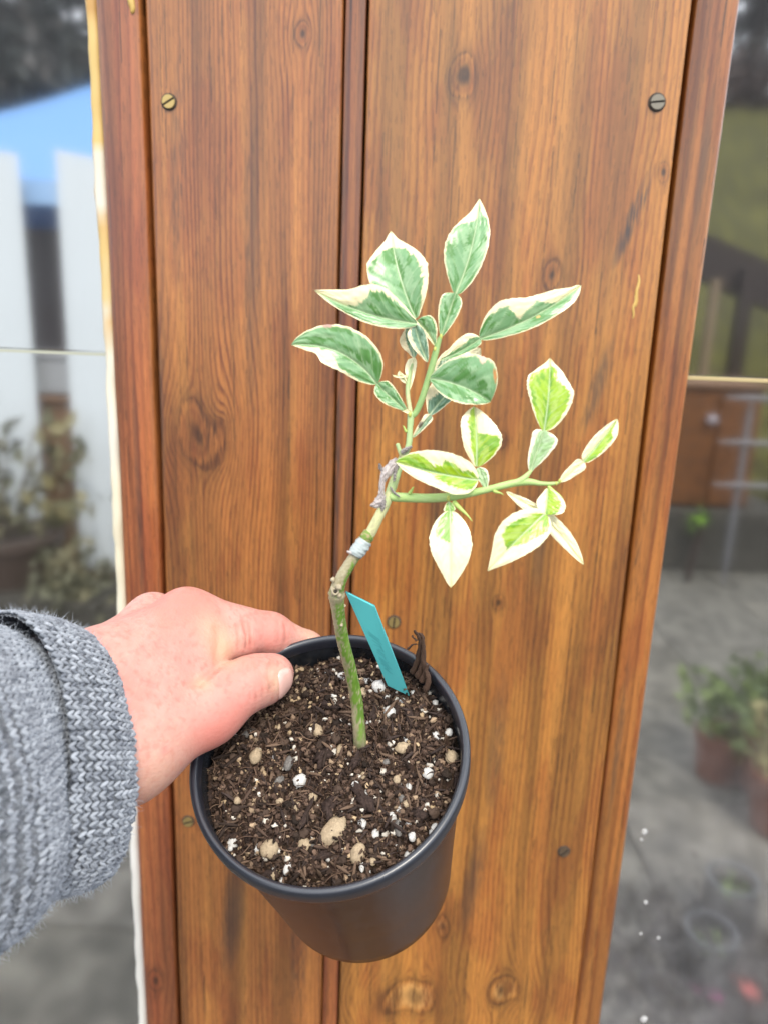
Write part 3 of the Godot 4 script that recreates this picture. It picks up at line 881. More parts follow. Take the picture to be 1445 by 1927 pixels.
# One leaf blade (or petiole wing). b, e: [u, v, depth] of its base and tip on the photograph's sight lines; bow: how far the midrib
# arches to the right of the straight line; wl, wr: half widths left and right along it; gl, gr: how far the green reaches out from the
# midrib on either side (0 to 1); fold: how strongly the halves rise or droop; arch: how far the middle bulges forward; kind: colours.
func leaf(called: String, b: Array, e: Array, bow: float, wl: Array, wr: Array, gl: Array, gr: Array, kind: String, fold: float, arch: float, s: int, parent: Node, marks := []) -> MeshInstance3D:
	var pa := Vector2(b[0], b[1])
	var pe := Vector2(e[0], e[1])
	var along := (pe - pa).normalized()
	var left := Vector2(along.y, -along.x)
	var length := pa.distance_to(pe)
	var nt := 64
	var half := 20
	var n := noise(1.0, 2, s)
	var pal: Array = {
		"grey": [Color(0.165, 0.325, 0.145), Color(0.085, 0.225, 0.055), Color(0.27, 0.43, 0.225), Color(0.82, 0.74, 0.45)],
		"dark": [Color(0.13, 0.24, 0.15), Color(0.08, 0.17, 0.09), Color(0.22, 0.34, 0.23), Color(0.80, 0.70, 0.46)],
		"lime": [Color(0.265, 0.42, 0.012), Color(0.16, 0.33, 0.02), Color(0.35, 0.48, 0.09), Color(0.76, 0.71, 0.44)],
		"mint": [Color(0.33, 0.48, 0.24), Color(0.26, 0.42, 0.17), Color(0.40, 0.53, 0.31), Color(0.84, 0.80, 0.58)],
		"fern": [Color(0.22, 0.385, 0.085), Color(0.17, 0.34, 0.05), Color(0.30, 0.46, 0.15), Color(0.76, 0.71, 0.44)],
		"under": [Color(0.70, 0.68, 0.38), Color(0.6, 0.6, 0.3), Color(0.75, 0.72, 0.45), Color(0.80, 0.75, 0.48)],
	}[kind]
	var P := PackedVector3Array()
	var K := PackedColorArray()
	var depth_mid: float = (b[2] + e[2]) / 2.0
	var unit := depth_mid / FOCAL
	for i in nt + 1:
		var t := float(i) / nt
		var m := pa.lerp(pe, t) - left * bow * 4.0 * t * (1.0 - t)
		var d: float = lerpf(b[2], e[2], t) - arch * sin(PI * t)
		var slope := -bow * 4.0 * (1.0 - 2.0 * t) / length
		var side := (left - along * slope).normalized()
		for j in range(-half, half + 1):
			var q := signf(j) * pow(absf(j) / half, 1.15)
			var a := absf(q)
			var w := maxf(curve(wl if q < 0.0 else wr, t), 0.0)
			w *= 1.0 + 0.035 * n.get_noise_2d(t * 14.0, signf(q) * 5.0) * smoothstep(0.0, 0.3, t)
			var px := m + side * (-q) * w
			var hump := 1.45 * fold * (a * 0.9 - 0.5 * a * a) * w * unit
			var vein := 0.00006 * sin(TAU * (t * 8.0 - a * 2.6 + 0.2 * signf(q))) * a * (1.0 - a) * 4.0 * minf(w * unit / 0.006, 1.0)
			vein += 0.0003 * n.get_noise_2d(t * 3.0 + 7.0, q * 1.6)
			vein += 0.00035 * exp(-pow(q * w * unit / 0.00035, 2.0))
			P.append(at(px.x, px.y, d - hump + vein))
			# pattern of the leaf: cream beyond a ragged line, three greens inside
			var g := steps(gl if q < 0.0 else gr, t)
			var vq := t * 9.0 - a * 2.8
			var rag := (0.13 * n.get_noise_2d(vq * 2.0, a * 1.2 + signf(q) * 9.0) + 0.07 * n.get_noise_2d(vq * 6.0, a * 2.0 + 30.0 * signf(q))) * clampf((1.0 - g) * 4.0, 0.25, 1.0)
			var green := smoothstep(-0.02, 0.02, g + rag * smoothstep(0.0, 0.2, g) - a) * smoothstep(0.975, 0.93, a) * smoothstep(-0.02, 0.02, g - 0.02)
			var z1 := n.get_noise_2d(vq * 0.32 + 40.0, a * 1.5 + signf(q) * 3.0) + 0.25 * n.get_noise_2d(vq * 2.6, a * 3.0)
			var z2 := n.get_noise_2d(vq * 0.30 + 90.0, a * 1.3 - signf(q) * 4.0) + 0.3 * n.get_noise_2d(vq * 3.0 + 5.0, a * 3.0)
			var c: Color = pal[0]
			c = c.lerp(pal[2], smoothstep(0.04, 0.10, z1) * 0.8)
			c = c.lerp(pal[1], smoothstep(0.21, 0.25, z2))
			c = c.lerp(pal[2], 0.16 * smoothstep(0.2, 0.9, sin(TAU * vq * 0.85)))
			c = pal[3].lerp(c, green)
			var rib := exp(-pow(q * w * unit / 0.00034, 2.0)) * (1.0 - 0.5 * t)
			c = c.lerp(Color(0.55, 0.66, 0.42) if green > 0.5 or g > 0.2 else Color(0.66, 0.66, 0.38), rib * 0.9)
			var twig := absf(fposmod(vq * 0.72 + 0.3 * signf(q), 1.0) - 0.5)
			c = c.lerp(Color(0.50, 0.62, 0.38), green * 0.30 * smoothstep(0.07, 0.0, twig) * smoothstep(1.0, 0.5, a))
			c = c * (1.0 + 0.10 * n.get_noise_2d(t * 60.0, q * 25.0))
			for k in marks:
				var e2 := Vector2((t - k[0]) / k[2], (q - k[1]) / k[3]).length() + 0.5 * n.get_noise_2d(t * 50.0, q * 20.0)
				c = c.lerp(k[4], smoothstep(1.1, 0.8, e2))
			c.a = 1.0
			K.append(c)
	var o := put(called, sheet(nt + 1, half * 2 + 1, P, K), M.leaf, parent)
	return o

func thorn(parent: Node, a: Array, b: Array, r: float) -> void:
	var p := at(a[0], a[1], a[2])
	var q := at(b[0], b[1], b[2])
	put("thorn", tube([p, p.lerp(q, 0.35), p.lerp(q, 0.75) + Vector3(0, 0.0003, 0), q], [r, r * 0.75, r * 0.35, r * 0.06], 9, 5), M.thorn, parent)

func build_plant() -> void:
	var t := Node3D.new()
	t.name = numbered("citrus_plant")
	add_child(t)
	tag(t, "grafted citrus seedling with cream edged green leaves on a crooked stem in the pot", "plant")
	var n := noise(1.0, 3, 77)
	# rootstock: green with a corky tan side
	var base := on_soil(677, 1405, 0.018)
	var pts := [base, on_soil(677, 1390, 0.008), at(671, 1320, 0.3305), at(659, 1258, 0.3195), at(646, 1207, 0.308), at(638, 1160, 0.2990), at(634, 1118, 0.2920), at(641, 1092, 0.2890), at(654, 1068, 0.2880), at(672, 1040, 0.2875), at(687, 1014, 0.287)]
	var rad := [0.0032, 0.0028, 0.0026, 0.0026, 0.0025, 0.0025, 0.0029, 0.0024, 0.0022, 0.0022, 0.0024]
	put("rootstock", tube(pts, rad, 28, 16, func(f, a, p):
		var s := n.get_noise_3d(p.x * 300.0, p.y * 120.0, p.z * 300.0)
		var s2 := n.get_noise_3d(p.x * 1400.0, p.y * 350.0, p.z * 1400.0)
		var r: Vector3 = view.inverse() * (p - EYE)
		var right: float = (r.x / -r.z * FOCAL + 722.5) - _mid_u(f, pts)
		var cork := smoothstep(-3.0, -9.0, right + s * 16.0 + s2 * 9.0 - smoothstep(0.62, 0.75, f) * 7.0)
		cork = maxf(cork, smoothstep(0.05, 0.0, absf(f - 0.60) + s * 0.03))
		cork = maxf(cork, smoothstep(0.17, 0.06, f + 0.05 * s))
		cork = maxf(cork, smoothstep(0.20, 0.36, s2) * 0.8)
		var green := Color(0.09, 0.19, 0.02).lerp(Color(0.17, 0.30, 0.045), clampf(0.5 + s, 0, 1))
		return green.lerp(Color(0.30, 0.25, 0.15).lerp(Color(0.44, 0.38, 0.26), clampf(0.5 + s2, 0, 1)), cork * 0.92),
		func(f, a, p): return 0.00022 * n.get_noise_3d(p.x * 900.0, p.y * 500.0, p.z * 900.0) + 0.0006 * exp(-pow((f - 0.595) / 0.018, 2.0)) * (0.6 + n.get_noise_3d(p.x * 700.0, p.y * 700.0, p.z * 700.0))), M.bark_skin, t)
	for q in [[629, 1108, 0.2890, 0.0013], [637, 1104, 0.2870, 0.0012], [628, 1118, 0.2895, 0.0011], [639, 1120, 0.2885, 0.0009], [648, 1140, 0.2955, 0.0006], [643, 1176, 0.2985, 0.0007], [625, 1130, 0.2935, 0.0006], [626, 1091, 0.2875, 0.0009]]:
		var o := put("bark_knob", lump(int(q[0]), 0.7, 8, 10), M.cork, t)
		o.position = at(q[0], q[1], q[2])
		o.scale = Vector3.ONE * q[3]
	var scar := put("pruning_scar", lathe([Vector2(0.0, -0.0004), Vector2(0.0006, -0.0002), Vector2(0.0008, 0.0004), Vector2(0.0012, 0.0007), Vector2(0.0015, 0.0002), Vector2(0.0016, -0.0006)], 18, at(631.5, 1113, 0.2878), -ray(631, 1113).normalized(), 0.05), M.cork, t)
	put("scar_hollow", lathe([Vector2(0.0, 0.00025), Vector2(0.00055, 0.0003), Vector2(0.0007, 0.0)], 12, at(631.5, 1113, 0.2877), -ray(631, 1113).normalized()), M.slot, t)
	# the graft and the pale scion stem
	var pale := func(f, a, p):
		var s := n.get_noise_3d(p.x * 500.0, p.y * 200.0, p.z * 500.0)
		var tan_part := smoothstep(0.55, 0.25, f + s * 0.25)
		return Color(0.36, 0.48, 0.22).lerp(Color(0.50, 0.50, 0.26), tan_part).lerp(Color(0.34, 0.30, 0.18), smoothstep(0.25, 0.5, s) * tan_part * 0.7)
	put("scion_stem", tube([at(684, 1022, 0.287), at(696, 1005, 0.2865), at(713, 972, 0.2862), at(728, 943, 0.286), at(739, 912, 0.2862), at(748, 884, 0.2866), at(756, 862, 0.287), at(768, 840, 0.287), at(771, 806, 0.287), at(773, 776, 0.287)],
		[0.0021, 0.00205, 0.0019, 0.0018, 0.0018, 0.0016, 0.0013, 0.00115, 0.00112, 0.0014], 20, 10, pale, func(f, a, p): return 0.0001 * n.get_noise_3d(p.x * 900.0, p.y * 400.0, p.z * 900.0)), M.bark_skin, t)
	var fresh := func(f, a, p): return Color(0.30, 0.44, 0.17).lerp(Color(0.17, 0.30, 0.10), clampf(0.5 + 0.5 * sin(a * 2.0) + n.get_noise_3d(p.x * 600.0, p.y * 200.0, p.z * 600.0), 0, 1) * 0.6)
	put("main_shoot", tube([at(773, 784, 0.287), at(782, 776, 0.287), at(791, 757, 0.2868), at(800, 730, 0.2862), at(811, 694, 0.2858), at(820, 660, 0.2855), at(826, 640, 0.2852), at(830, 631, 0.285)], [0.0012, 0.00115, 0.0012, 0.0012, 0.00125, 0.0012, 0.0009, 0.0005], 18, 10, fresh), M.bark_skin, t)
	put("side_shoot", tube([at(772, 782, 0.287), at(770, 766, 0.288), at(767, 745, 0.289), at(767, 725, 0.290), at(771, 700, 0.291), at(776, 684, 0.2915)], [0.0010, 0.0009, 0.00085, 0.00085, 0.0006, 0.0004], 14, 8, pale), M.bark_skin, t)
	put("stub", tube([at(757, 862, 0.286), at(751, 846, 0.2857), at(747, 834, 0.2856)], [0.0009, 0.0008, 0.00075], 14, 6, pale), M.bark_skin, t)
	put("side_branch", tube([at(733, 932, 0.2862), at(742, 935, 0.2852), at(770, 936.5, 0.284), at(806, 937.5, 0.2825), at(845, 935, 0.281), at(885, 928, 0.2798), at(925, 919, 0.279), at(962, 910, 0.2785), at(990, 906.5, 0.278), at(1018, 910, 0.278), at(1040, 910, 0.278), at(1054, 907, 0.278)],
		[0.0014, 0.0018, 0.00175, 0.0017, 0.00165, 0.0014, 0.00125, 0.00135, 0.0014, 0.0008, 0.00065, 0.0004], 20, 10, func(f, a, p): return Color(0.44, 0.58, 0.24).lerp(Color(0.30, 0.46, 0.13), clampf(0.45 + 0.6 * n.get_noise_3d(p.x * 90.0, p.y * 900.0, p.z * 900.0), 0, 1))), M.bark_skin, t)
	put("branch_fork", tube([at(966, 910, 0.2783), at(982, 902, 0.2776), at(991, 894, 0.2772), at(999, 885, 0.277)], [0.0012, 0.00115, 0.0009, 0.0005], 14, 8, func(f, a, p): return Color(0.42, 0.56, 0.22)), M.bark_skin, t)
	for q in [[1052, 905, 0.2775, 0.0007], [1046, 910, 0.2775, 0.0006], [829, 634, 0.2848, 0.0009], [818, 657, 0.2845, 0.0008], [771, 780, 0.2856, 0.0009], [843, 938, 0.2795, 0.0009]]:
		var o := put("bud", lump(int(q[0]) + 3, 0.3, 8, 10, Vector3(0.7, 1.2, 0.7)), M.bud, t)
		o.position = at(q[0], q[1], q[2])
		o.scale = Vector3.ONE * q[3]
	thorn(t, [852, 943, 0.2798], [888, 981, 0.276], 0.0010)
	thorn(t, [770, 929, 0.2825], [779, 916, 0.281], 0.0008)
	thorn(t, [927, 923, 0.2785], [947, 932, 0.277], 0.0007)
	thorn(t, [1030, 915, 0.2775], [1059, 939, 0.275], 0.0007)
	thorn(t, [765, 813, 0.2868], [757, 801, 0.2862], 0.0006)
	# grafting film: a milky wrap at the graft and torn greyish ribbons higher up
	put("graft_wrap", tube([at(668, 1046, 0.2868), at(673, 1038, 0.2868), at(681, 1027, 0.2868), at(688, 1016, 0.2868)], [0.0026, 0.0030, 0.0030, 0.0026], 20, 8, null, func(f, a, p): return 0.0006 * n.get_noise_3d(p.x * 700.0, p.y * 700.0, p.z * 700.0)), M.wrap, t)
	put("graft_cut", tube([at(686, 1018, 0.2866), at(691, 1010, 0.2866), at(697, 1001, 0.2865)], [0.0021, 0.0026, 0.0021], 18, 6, func(f, a, p): return Color(0.16, 0.25, 0.05).lerp(Color(0.36, 0.28, 0.15), smoothstep(0.0, 0.3, n.get_noise_3d(p.x * 800.0, p.y * 800.0, p.z * 800.0))), func(f, a, p): return 0.0004 * n.get_noise_3d(p.x * 900.0, p.y * 900.0, p.z * 900.0)), M.bark_skin, t)
	put("wrap_flap", tube([at(668, 1042, 0.286), at(660, 1040, 0.285), at(653, 1037, 0.2848)], [0.0009, 0.0007, 0.0003], 8, 5), M.film, t)
	var ribbon := func(path_px: Array, widths: Array, s: int):
		var rows := 40
		var PP := PackedVector3Array()
		for i in rows + 1:
			var f := float(i) / rows * (path_px.size() - 1)
			var k := mini(int(f), path_px.size() - 2)
			var a: Array = path_px[k]
			var b: Array = path_px[k + 1]
			var pp := Vector2(lerpf(a[0], b[0], f - k), lerpf(a[1], b[1], f - k))
			var dd: float = lerpf(a[2], b[2], f - k)
			var dir := (Vector2(b[0], b[1]) - Vector2(a[0], a[1])).normalized()
			var w: float = lerpf(widths[k], widths[k + 1], f - k)
			for j in 13:
				var q := j / 6.0 - 1.0
				var e := pp + Vector2(-dir.y, dir.x) * q * w * (1.0 + 0.35 * n.get_noise_2d(i * 0.35, s + q * 0.4))
				PP.append(at(e.x, e.y, dd - 0.0012 * (1.0 - q * q) - 0.0012 * n.get_noise_2d(i * 0.30, q * 1.6 + s)))
		put("film_ribbon", sheet(rows + 1, 13, PP), M.film, t)
	ribbon.call([[746, 862, 0.2855], [738, 874, 0.2845], [727, 890, 0.2840], [719, 905, 0.2840], [718, 925, 0.2842], [717, 940, 0.2846], [708, 950, 0.2842], [697, 951, 0.2836]], [3, 9, 10, 6, 5.5, 9, 8, 2], 3)
	ribbon.call([[722, 888, 0.2845], [716, 880, 0.284], [714, 872, 0.2836]], [4, 4, 1.5], 9)
	ribbon.call([[755, 852, 0.2852], [764, 846, 0.2848], [775, 840, 0.2846]], [5, 5, 2], 15)
	ribbon.call([[722, 940, 0.2848], [721, 952, 0.2848], [719, 962, 0.2849]], [7, 7, 3], 21)
	ribbon.call([[741, 905, 0.2848], [744, 884, 0.2850], [752, 868, 0.2852]], [2.5, 4, 4], 27)
	ribbon.call([[734, 916, 0.2842], [740, 926, 0.284], [752, 935, 0.2828]], [1.6, 2.4, 1.6], 33)
	var N := [0, 0.9, 1, 0.9]
	var rust := Color(0.50, 0.22, 0.07)
	# the grey-green leaves of the upper shoots: behind first
	var g := leaf("leaf", [815, 716, 0.2905], [904, 655, 0.2935], 0, [0, 3, 0.2, 24, 0.5, 33, 0.8, 22, 0.93, 8, 1, 0], [0, 3, 0.2, 22, 0.5, 38, 0.75, 34, 0.92, 14, 1, 0], [0, 0.8, 0.45, 0.7, 0.55, 0.2, 0.7, 0, 1, 0], [0, 0.9, 0.4, 0.8, 0.55, 0, 1, 0], "dark", -0.2, 0.0, 101, t)
	var h := leaf("leaf", [808, 781, 0.2885], [872, 716, 0.2925], -4, [0, 3, 0.1, 14, 0.25, 27, 0.5, 34, 0.8, 22, 1, 0], [0, 2, 0.12, 8, 0.3, 12, 0.6, 14, 0.85, 10, 1, 0], [0, 0.85, 0.2, 0.75, 0.35, 0.45, 0.7, 0.4, 1, 0.4], N, "dark", 0.3, 0.0, 102, t)
	leaf("petiole_wing", [777, 823, 0.2885], [810, 781, 0.2885], 0, [0, 1.5, 0.2, 5, 0.6, 8, 0.9, 9, 1, 4], [0, 1.5, 0.3, 5, 0.7, 8, 0.93, 8, 1, 3], [0, 0.3, 1, 0.3], [0, 0.85, 1, 0.6], "dark", 0.5, 0.0, 103, h, [[0.5, -0.5, 0.14, 0.5, Color(0.12, 0.10, 0.07)]])
	var i := leaf("leaf", [778, 673, 0.2915], [764, 617, 0.2935], 3, [0, 2, 0.15, 9, 0.4, 19, 0.7, 20, 0.9, 10, 1, 2], [0, 2, 0.2, 9, 0.6, 17, 0.9, 12, 1, 2], [0, 0.5, 0.3, 0.45, 1, 0.4], N, "dark", -0.2, 0.0, 104, t)
	leaf("petiole_wing", [768, 735, 0.2902], [779, 673, 0.2915], 0, [0, 1, 0.25, 4, 0.6, 13, 0.9, 11, 1, 3], [0, 2, 0.2, 5, 0.6, 7, 0.9, 6, 1, 2], [0, 0, 1, 0], [0, 0.3, 0.4, 0, 1, 0], "under", 0.3, 0.0, 105, i)
	leaf("bract", [766, 722, 0.2895], [751, 697, 0.289], -3, [0, 1, 0.5, 5, 0.8, 5, 1, 0], [0, 1, 0.5, 7, 1, 0], [0, 0, 1, 0], [0, 0.6, 0.5, 0.5, 1, 0], "under", 0.5, 0.0, 106, t)
	leaf("bract", [766, 707, 0.289], [738, 705, 0.288], -2, [0, 2, 0.4, 3.5, 0.9, 2.5, 1, 0], [0, 2, 0.4, 2.5, 1, 0], [0, 0, 1, 0], [0, 0, 1, 0], "under", 0.3, 0.0, 107, t)
	leaf("bract", [776, 781, 0.286], [755, 773, 0.285], 3, [0, 1, 0.4, 4, 0.8, 2.5, 1, 0], [0, 1, 0.4, 4, 1, 0], [0, 0.3, 1, 0], [0, 0.2, 1, 0], "under", 0.3, 0.0, 108, t)
	# left, with the tip curling down
	var c := leaf("leaf", [709, 722, 0.2855], [548, 649, 0.2800], 25, [0, 3, 0.04, 12, 0.14, 24, 0.3, 30, 0.5, 32, 0.66, 29, 0.74, 16, 0.85, 11, 0.94, 5, 1, 0], [0, 3, 0.04, 18, 0.12, 36, 0.28, 48, 0.5, 51, 0.72, 40, 0.86, 25, 0.95, 12, 1, 0],
		[0, 0.9, 0.42, 0.85, 0.5, 0.5, 0.62, 0.12, 0.7, 0.2, 0.85, 0.4, 1, 0.3], [0, 0.92, 1, 0.92], "grey", 0.35, 0.003, 201, t, [[0.68, 0.98, 0.05, 0.12, Color(0.45, 0.28, 0.22)], [0.66, -0.22, 0.012, 0.03, Color(0.04, 0.09, 0.04)]])
	leaf("petiole_wing", [765, 773, 0.2865], [710, 721, 0.2855], -2, [0, 1.5, 0.2, 8, 0.55, 17, 0.85, 17, 0.97, 8, 1, 2], [0, 1.5, 0.2, 9, 0.55, 17, 0.85, 18, 0.96, 9, 1, 2], N, N, "grey", 0.6, 0.0, 202, c)
	# roundish, pointing up
	var a := leaf("leaf", [782, 599, 0.2835], [735.5, 434.5, 0.2865], -7, [0, 4, 0.05, 13, 0.2, 34, 0.4, 51, 0.58, 58, 0.7, 54, 0.8, 36, 0.9, 14, 0.96, 6, 1, 0], [0, 4, 0.05, 14, 0.2, 35, 0.4, 51, 0.56, 55, 0.7, 47, 0.82, 29, 0.9, 12, 0.96, 5, 1, 0],
		[0, 0.96, 0.66, 0.96, 0.74, 0.8, 0.8, 0.55, 0.83, 0, 1, 0], [0, 0.9, 0.2, 0.75, 0.5, 0.78, 0.68, 0.72, 0.78, 0.62, 0.8, 0.3, 0.82, 0.0, 1, 0], "grey", 0.45, 0.002, 203, t)
	leaf("petiole_wing", [818, 650, 0.2850], [784, 603, 0.2835], 3, [0, 1.5, 0.3, 5, 0.7, 9, 0.95, 6, 1, 2], [0, 1.5, 0.2, 10, 0.5, 22, 0.8, 25, 0.95, 13, 1, 2], [0, 0.1, 1, 0.2], [0, 0.8, 1, 0.95], "grey", 0.6, 0.0, 204, a)
	# wavy, pointing left
	var bb := leaf("leaf", [784, 609, 0.2822], [591, 546, 0.2810], -10, [0, 3, 0.05, 9, 0.2, 16, 0.45, 18, 0.7, 12, 0.88, 6, 1, 0], [0, 3, 0.05, 14, 0.15, 32, 0.33, 52, 0.48, 56, 0.6, 46, 0.7, 31, 0.82, 20, 0.92, 10, 1, 0],
		[0, 0.9, 0.8, 0.85, 0.88, 0.4, 1, 0], [0, 0.85, 0.25, 0.8, 0.4, 0.82, 0.5, 0.7, 0.54, 0.25, 0.62, 0.12, 0.68, 0.0, 1, 0], "grey", 0.5, 0.002, 205, t)
	leaf("petiole_wing", [804, 681, 0.2848], [780, 611, 0.2826], -2, [0, 1.5, 0.2, 8, 0.5, 16, 0.8, 18, 0.96, 9, 1, 3], [0, 1.5, 0.2, 9, 0.5, 15, 0.8, 15, 0.96, 8, 1, 3], [0, 0.6, 0.5, 0.55, 1, 0.6], N, "dark", 0.5, 0.0, 206, bb)
	# upright at the top
	var d := leaf("leaf", [857, 553, 0.2845], [901.4, 373.5, 0.2880], 8, [0, 4, 0.05, 14, 0.17, 31, 0.35, 47, 0.5, 50, 0.64, 43, 0.76, 29, 0.86, 14, 0.93, 7, 1, 0], [0, 4, 0.05, 11, 0.17, 20, 0.35, 27, 0.55, 30, 0.72, 26, 0.85, 17, 0.93, 9, 1, 0],
		[0, 0.95, 0.66, 0.95, 0.72, 0.8, 0.78, 0.1, 0.82, 0, 1, 0], [0, 0.92, 0.8, 0.92, 0.87, 0.4, 0.95, 0.2, 1, 0], "grey", 0.4, 0.001, 207, t)
	leaf("petiole_wing", [830, 633, 0.2850], [856.5, 552, 0.2845], 0, [0, 1.5, 0.2, 11, 0.5, 20, 0.8, 24, 0.94, 18, 1, 4], [0, 1.5, 0.2, 9, 0.5, 16, 0.8, 18, 0.94, 12, 1, 3], [0, 0.9, 1, 0.9], N, "grey", 0.6, 0.0, 208, d)
	# right, pointing to the right
	var e := leaf("leaf", [902, 637, 0.2840], [1093, 537, 0.2815], 10, [0, 4, 0.04, 20, 0.13, 40, 0.28, 52, 0.4, 49, 0.52, 38, 0.65, 31, 0.8, 22, 0.92, 9, 0.97, 6, 1, 0], [0, 2, 0.05, 7, 0.2, 13, 0.45, 19, 0.7, 20, 0.85, 18, 0.93, 12, 0.97, 6, 1, 0],
		[0, 0.95, 0.1, 0.85, 0.3, 0.75, 0.34, 0.72, 0.38, 0.15, 0.45, 0.3, 0.6, 0.65, 0.68, 0.3, 0.74, 0.0, 1, 0], [0, 0.9, 0.7, 0.9, 0.85, 0.6, 0.93, 0.4, 1, 0], "grey", 0.5, 0.002, 209, t, [[0.54, 0.25, 0.015, 0.12, Color(0.8, 0.42, 0.15)]])
	leaf("petiole_wing", [829, 677, 0.2852], [904, 636, 0.2840], 3, [0, 1.5, 0.15, 8, 0.4, 18, 0.7, 23, 0.9, 17, 1, 3], [0, 1.5, 0.3, 6, 0.7, 10, 0.93, 9, 1, 2], [0, 0.4, 0.6, 0.3, 0.8, 0.5, 1, 0.5], N, "grey", 0.6, 0.0, 210, e)
	# broad leaf facing forward
	leaf("leaf", [809, 712, 0.2842], [922, 756, 0.2770], -8, [0, 3, 0.06, 15, 0.16, 33, 0.33, 52, 0.55, 66, 0.75, 66, 0.9, 44, 0.97, 22, 1, 4], [0, 3, 0.06, 12, 0.15, 22, 0.35, 31, 0.6, 31, 0.8, 22, 0.93, 12, 1, 2],
		[0, 0.93, 0.9, 0.96, 1, 0.8], [0, 0.93, 0.85, 0.93, 1, 0.8], "grey", 0.55, 0.002, 218, t, [[0.62, -0.95, 0.05, 0.14, Color(0.75, 0.5, 0.38)], [0.86, -0.86, 0.06, 0.10, rust]])
	# the lime and cream leaves of the side branch
	var mb := leaf("leaf", [896, 878, 0.2805], [892, 765, 0.2815], 2, [0, 3, 0.1, 11, 0.3, 23, 0.55, 28, 0.8, 27, 0.94, 14, 1, 2], [0, 4, 0.08, 19, 0.22, 36, 0.42, 48, 0.6, 42, 0.77, 28, 0.92, 12, 1, 0],
		[0, 0.5, 0.2, 0.4, 0.6, 0.45, 0.95, 0.55, 1, 0.5], [0, 0.92, 0.42, 0.92, 0.5, 0.85, 0.56, 0.05, 1, 0.0], "lime", 0.4, 0.001, 301, t)
	var ma := leaf("leaf", [899, 903, 0.2775], [743, 869, 0.2755], -4, [0, 6, 0.03, 17, 0.1, 28, 0.25, 33, 0.45, 28, 0.7, 20, 0.88, 10, 1, 0], [0, 6, 0.04, 19, 0.12, 31, 0.28, 40, 0.5, 42, 0.7, 36, 0.85, 25, 0.95, 11, 1, 0],
		[0, 0.5, 0.06, 0.8, 0.2, 0.62, 0.35, 0.55, 0.48, 0.4, 0.6, 0.1, 0.75, 0.05, 1, 0.1], [0, 0.3, 0.06, 0.5, 0.2, 0.35, 0.3, 0.6, 0.42, 0.68, 0.46, 0.3, 0.56, 0.32, 0.66, 0.5, 0.78, 0.85, 0.92, 0.9, 1, 0.9], "lime", 0.35, 0.002, 302, t)
	leaf("petiole_wing", [913, 921, 0.2785], [899, 880, 0.2778], 2, [0, 1, 0.4, 8, 0.8, 11, 1, 4], [0, 1, 0.2, 7, 0.5, 12, 0.8, 12, 1, 3], N, [0, 0.75, 1, 0.75], "mint", 0.4, 0.0, 303, ma)
	var mc := leaf("leaf", [1023, 810, 0.2750], [1034, 673, 0.2765], 3, [0, 3, 0.05, 10, 0.18, 21, 0.4, 34, 0.6, 42, 0.74, 40, 0.84, 25, 0.93, 9, 1, 0], [0, 4, 0.05, 17, 0.18, 31, 0.36, 43, 0.55, 47, 0.66, 38, 0.8, 25, 0.92, 9, 1, 0],
		[0, 0.88, 0.78, 0.9, 0.84, 0.6, 0.87, 0, 1, 0], [0, 0.85, 0.55, 0.85, 0.62, 0.72, 0.68, 0.42, 0.76, 0.45, 0.84, 0.62, 0.9, 0.2, 0.92, 0, 1, 0], "lime", 0.4, 0.001, 304, t)
	leaf("petiole_wing", [997, 889, 0.2770], [1023, 809, 0.2750], 0, [0, 1, 0.12, 8, 0.35, 14, 0.65, 17, 0.86, 19, 0.96, 14, 1, 3], [0, 1, 0.12, 6, 0.3, 15, 0.6, 26, 0.85, 31, 0.96, 20, 1, 3], [0, 0.8, 0.6, 0.6, 1, 0.4], [0, 0.9, 0.5, 0.85, 1, 0.85], "mint", 0.5, 0.0, 305, mc)
	var md := leaf("leaf", [1097, 868, 0.2755], [1161, 788, 0.2745], 2, [0, 3, 0.06, 10, 0.25, 15, 0.5, 16, 0.75, 11, 0.92, 5, 1, 0], [0, 3, 0.06, 9, 0.25, 15, 0.5, 19, 0.75, 18, 0.92, 8, 1, 0],
		[0, 0.12, 0.3, 0.06, 1, 0.0], [0, 0.85, 0.35, 0.85, 0.45, 0.75, 0.68, 0.75, 0.74, 0.25, 0.9, 0.3, 1, 0], "lime", 0.5, 0.0, 306, t)
	leaf("petiole_wing", [1053, 907, 0.2775], [1098, 868, 0.2755], 0, [0, 1, 0.2, 8, 0.6, 11, 0.9, 11, 1, 3], [0, 1, 0.2, 7, 0.6, 11, 0.9, 12, 1, 3], [0, 0.05, 1, 0.05], [0, 0.05, 1, 0.05], "under", 0.4, 0.0, 307, md)
	var mg := leaf("leaf", [1005, 955, 0.2770], [1097, 1062, 0.2760], -3, [0, 4, 0.15, 13, 0.45, 18, 0.7, 15, 0.9, 7, 1, 1], [0, 4, 0.15, 11, 0.45, 13, 0.7, 10, 0.9, 5, 1, 1], [0, 0, 1, 0], [0, 0, 1, 0], "under", 0.3, 0.0, 308, t)
	leaf("petiole_wing", [952, 925, 0.2790], [1010, 958, 0.2772], 2, [0, 1, 0.2, 5, 0.6, 9, 1, 8], [0, 1, 0.2, 5, 0.6, 11, 1, 10], [0, 0, 1, 0], [0, 0, 1, 0], "under", 0.3, 0.0, 309, mg)
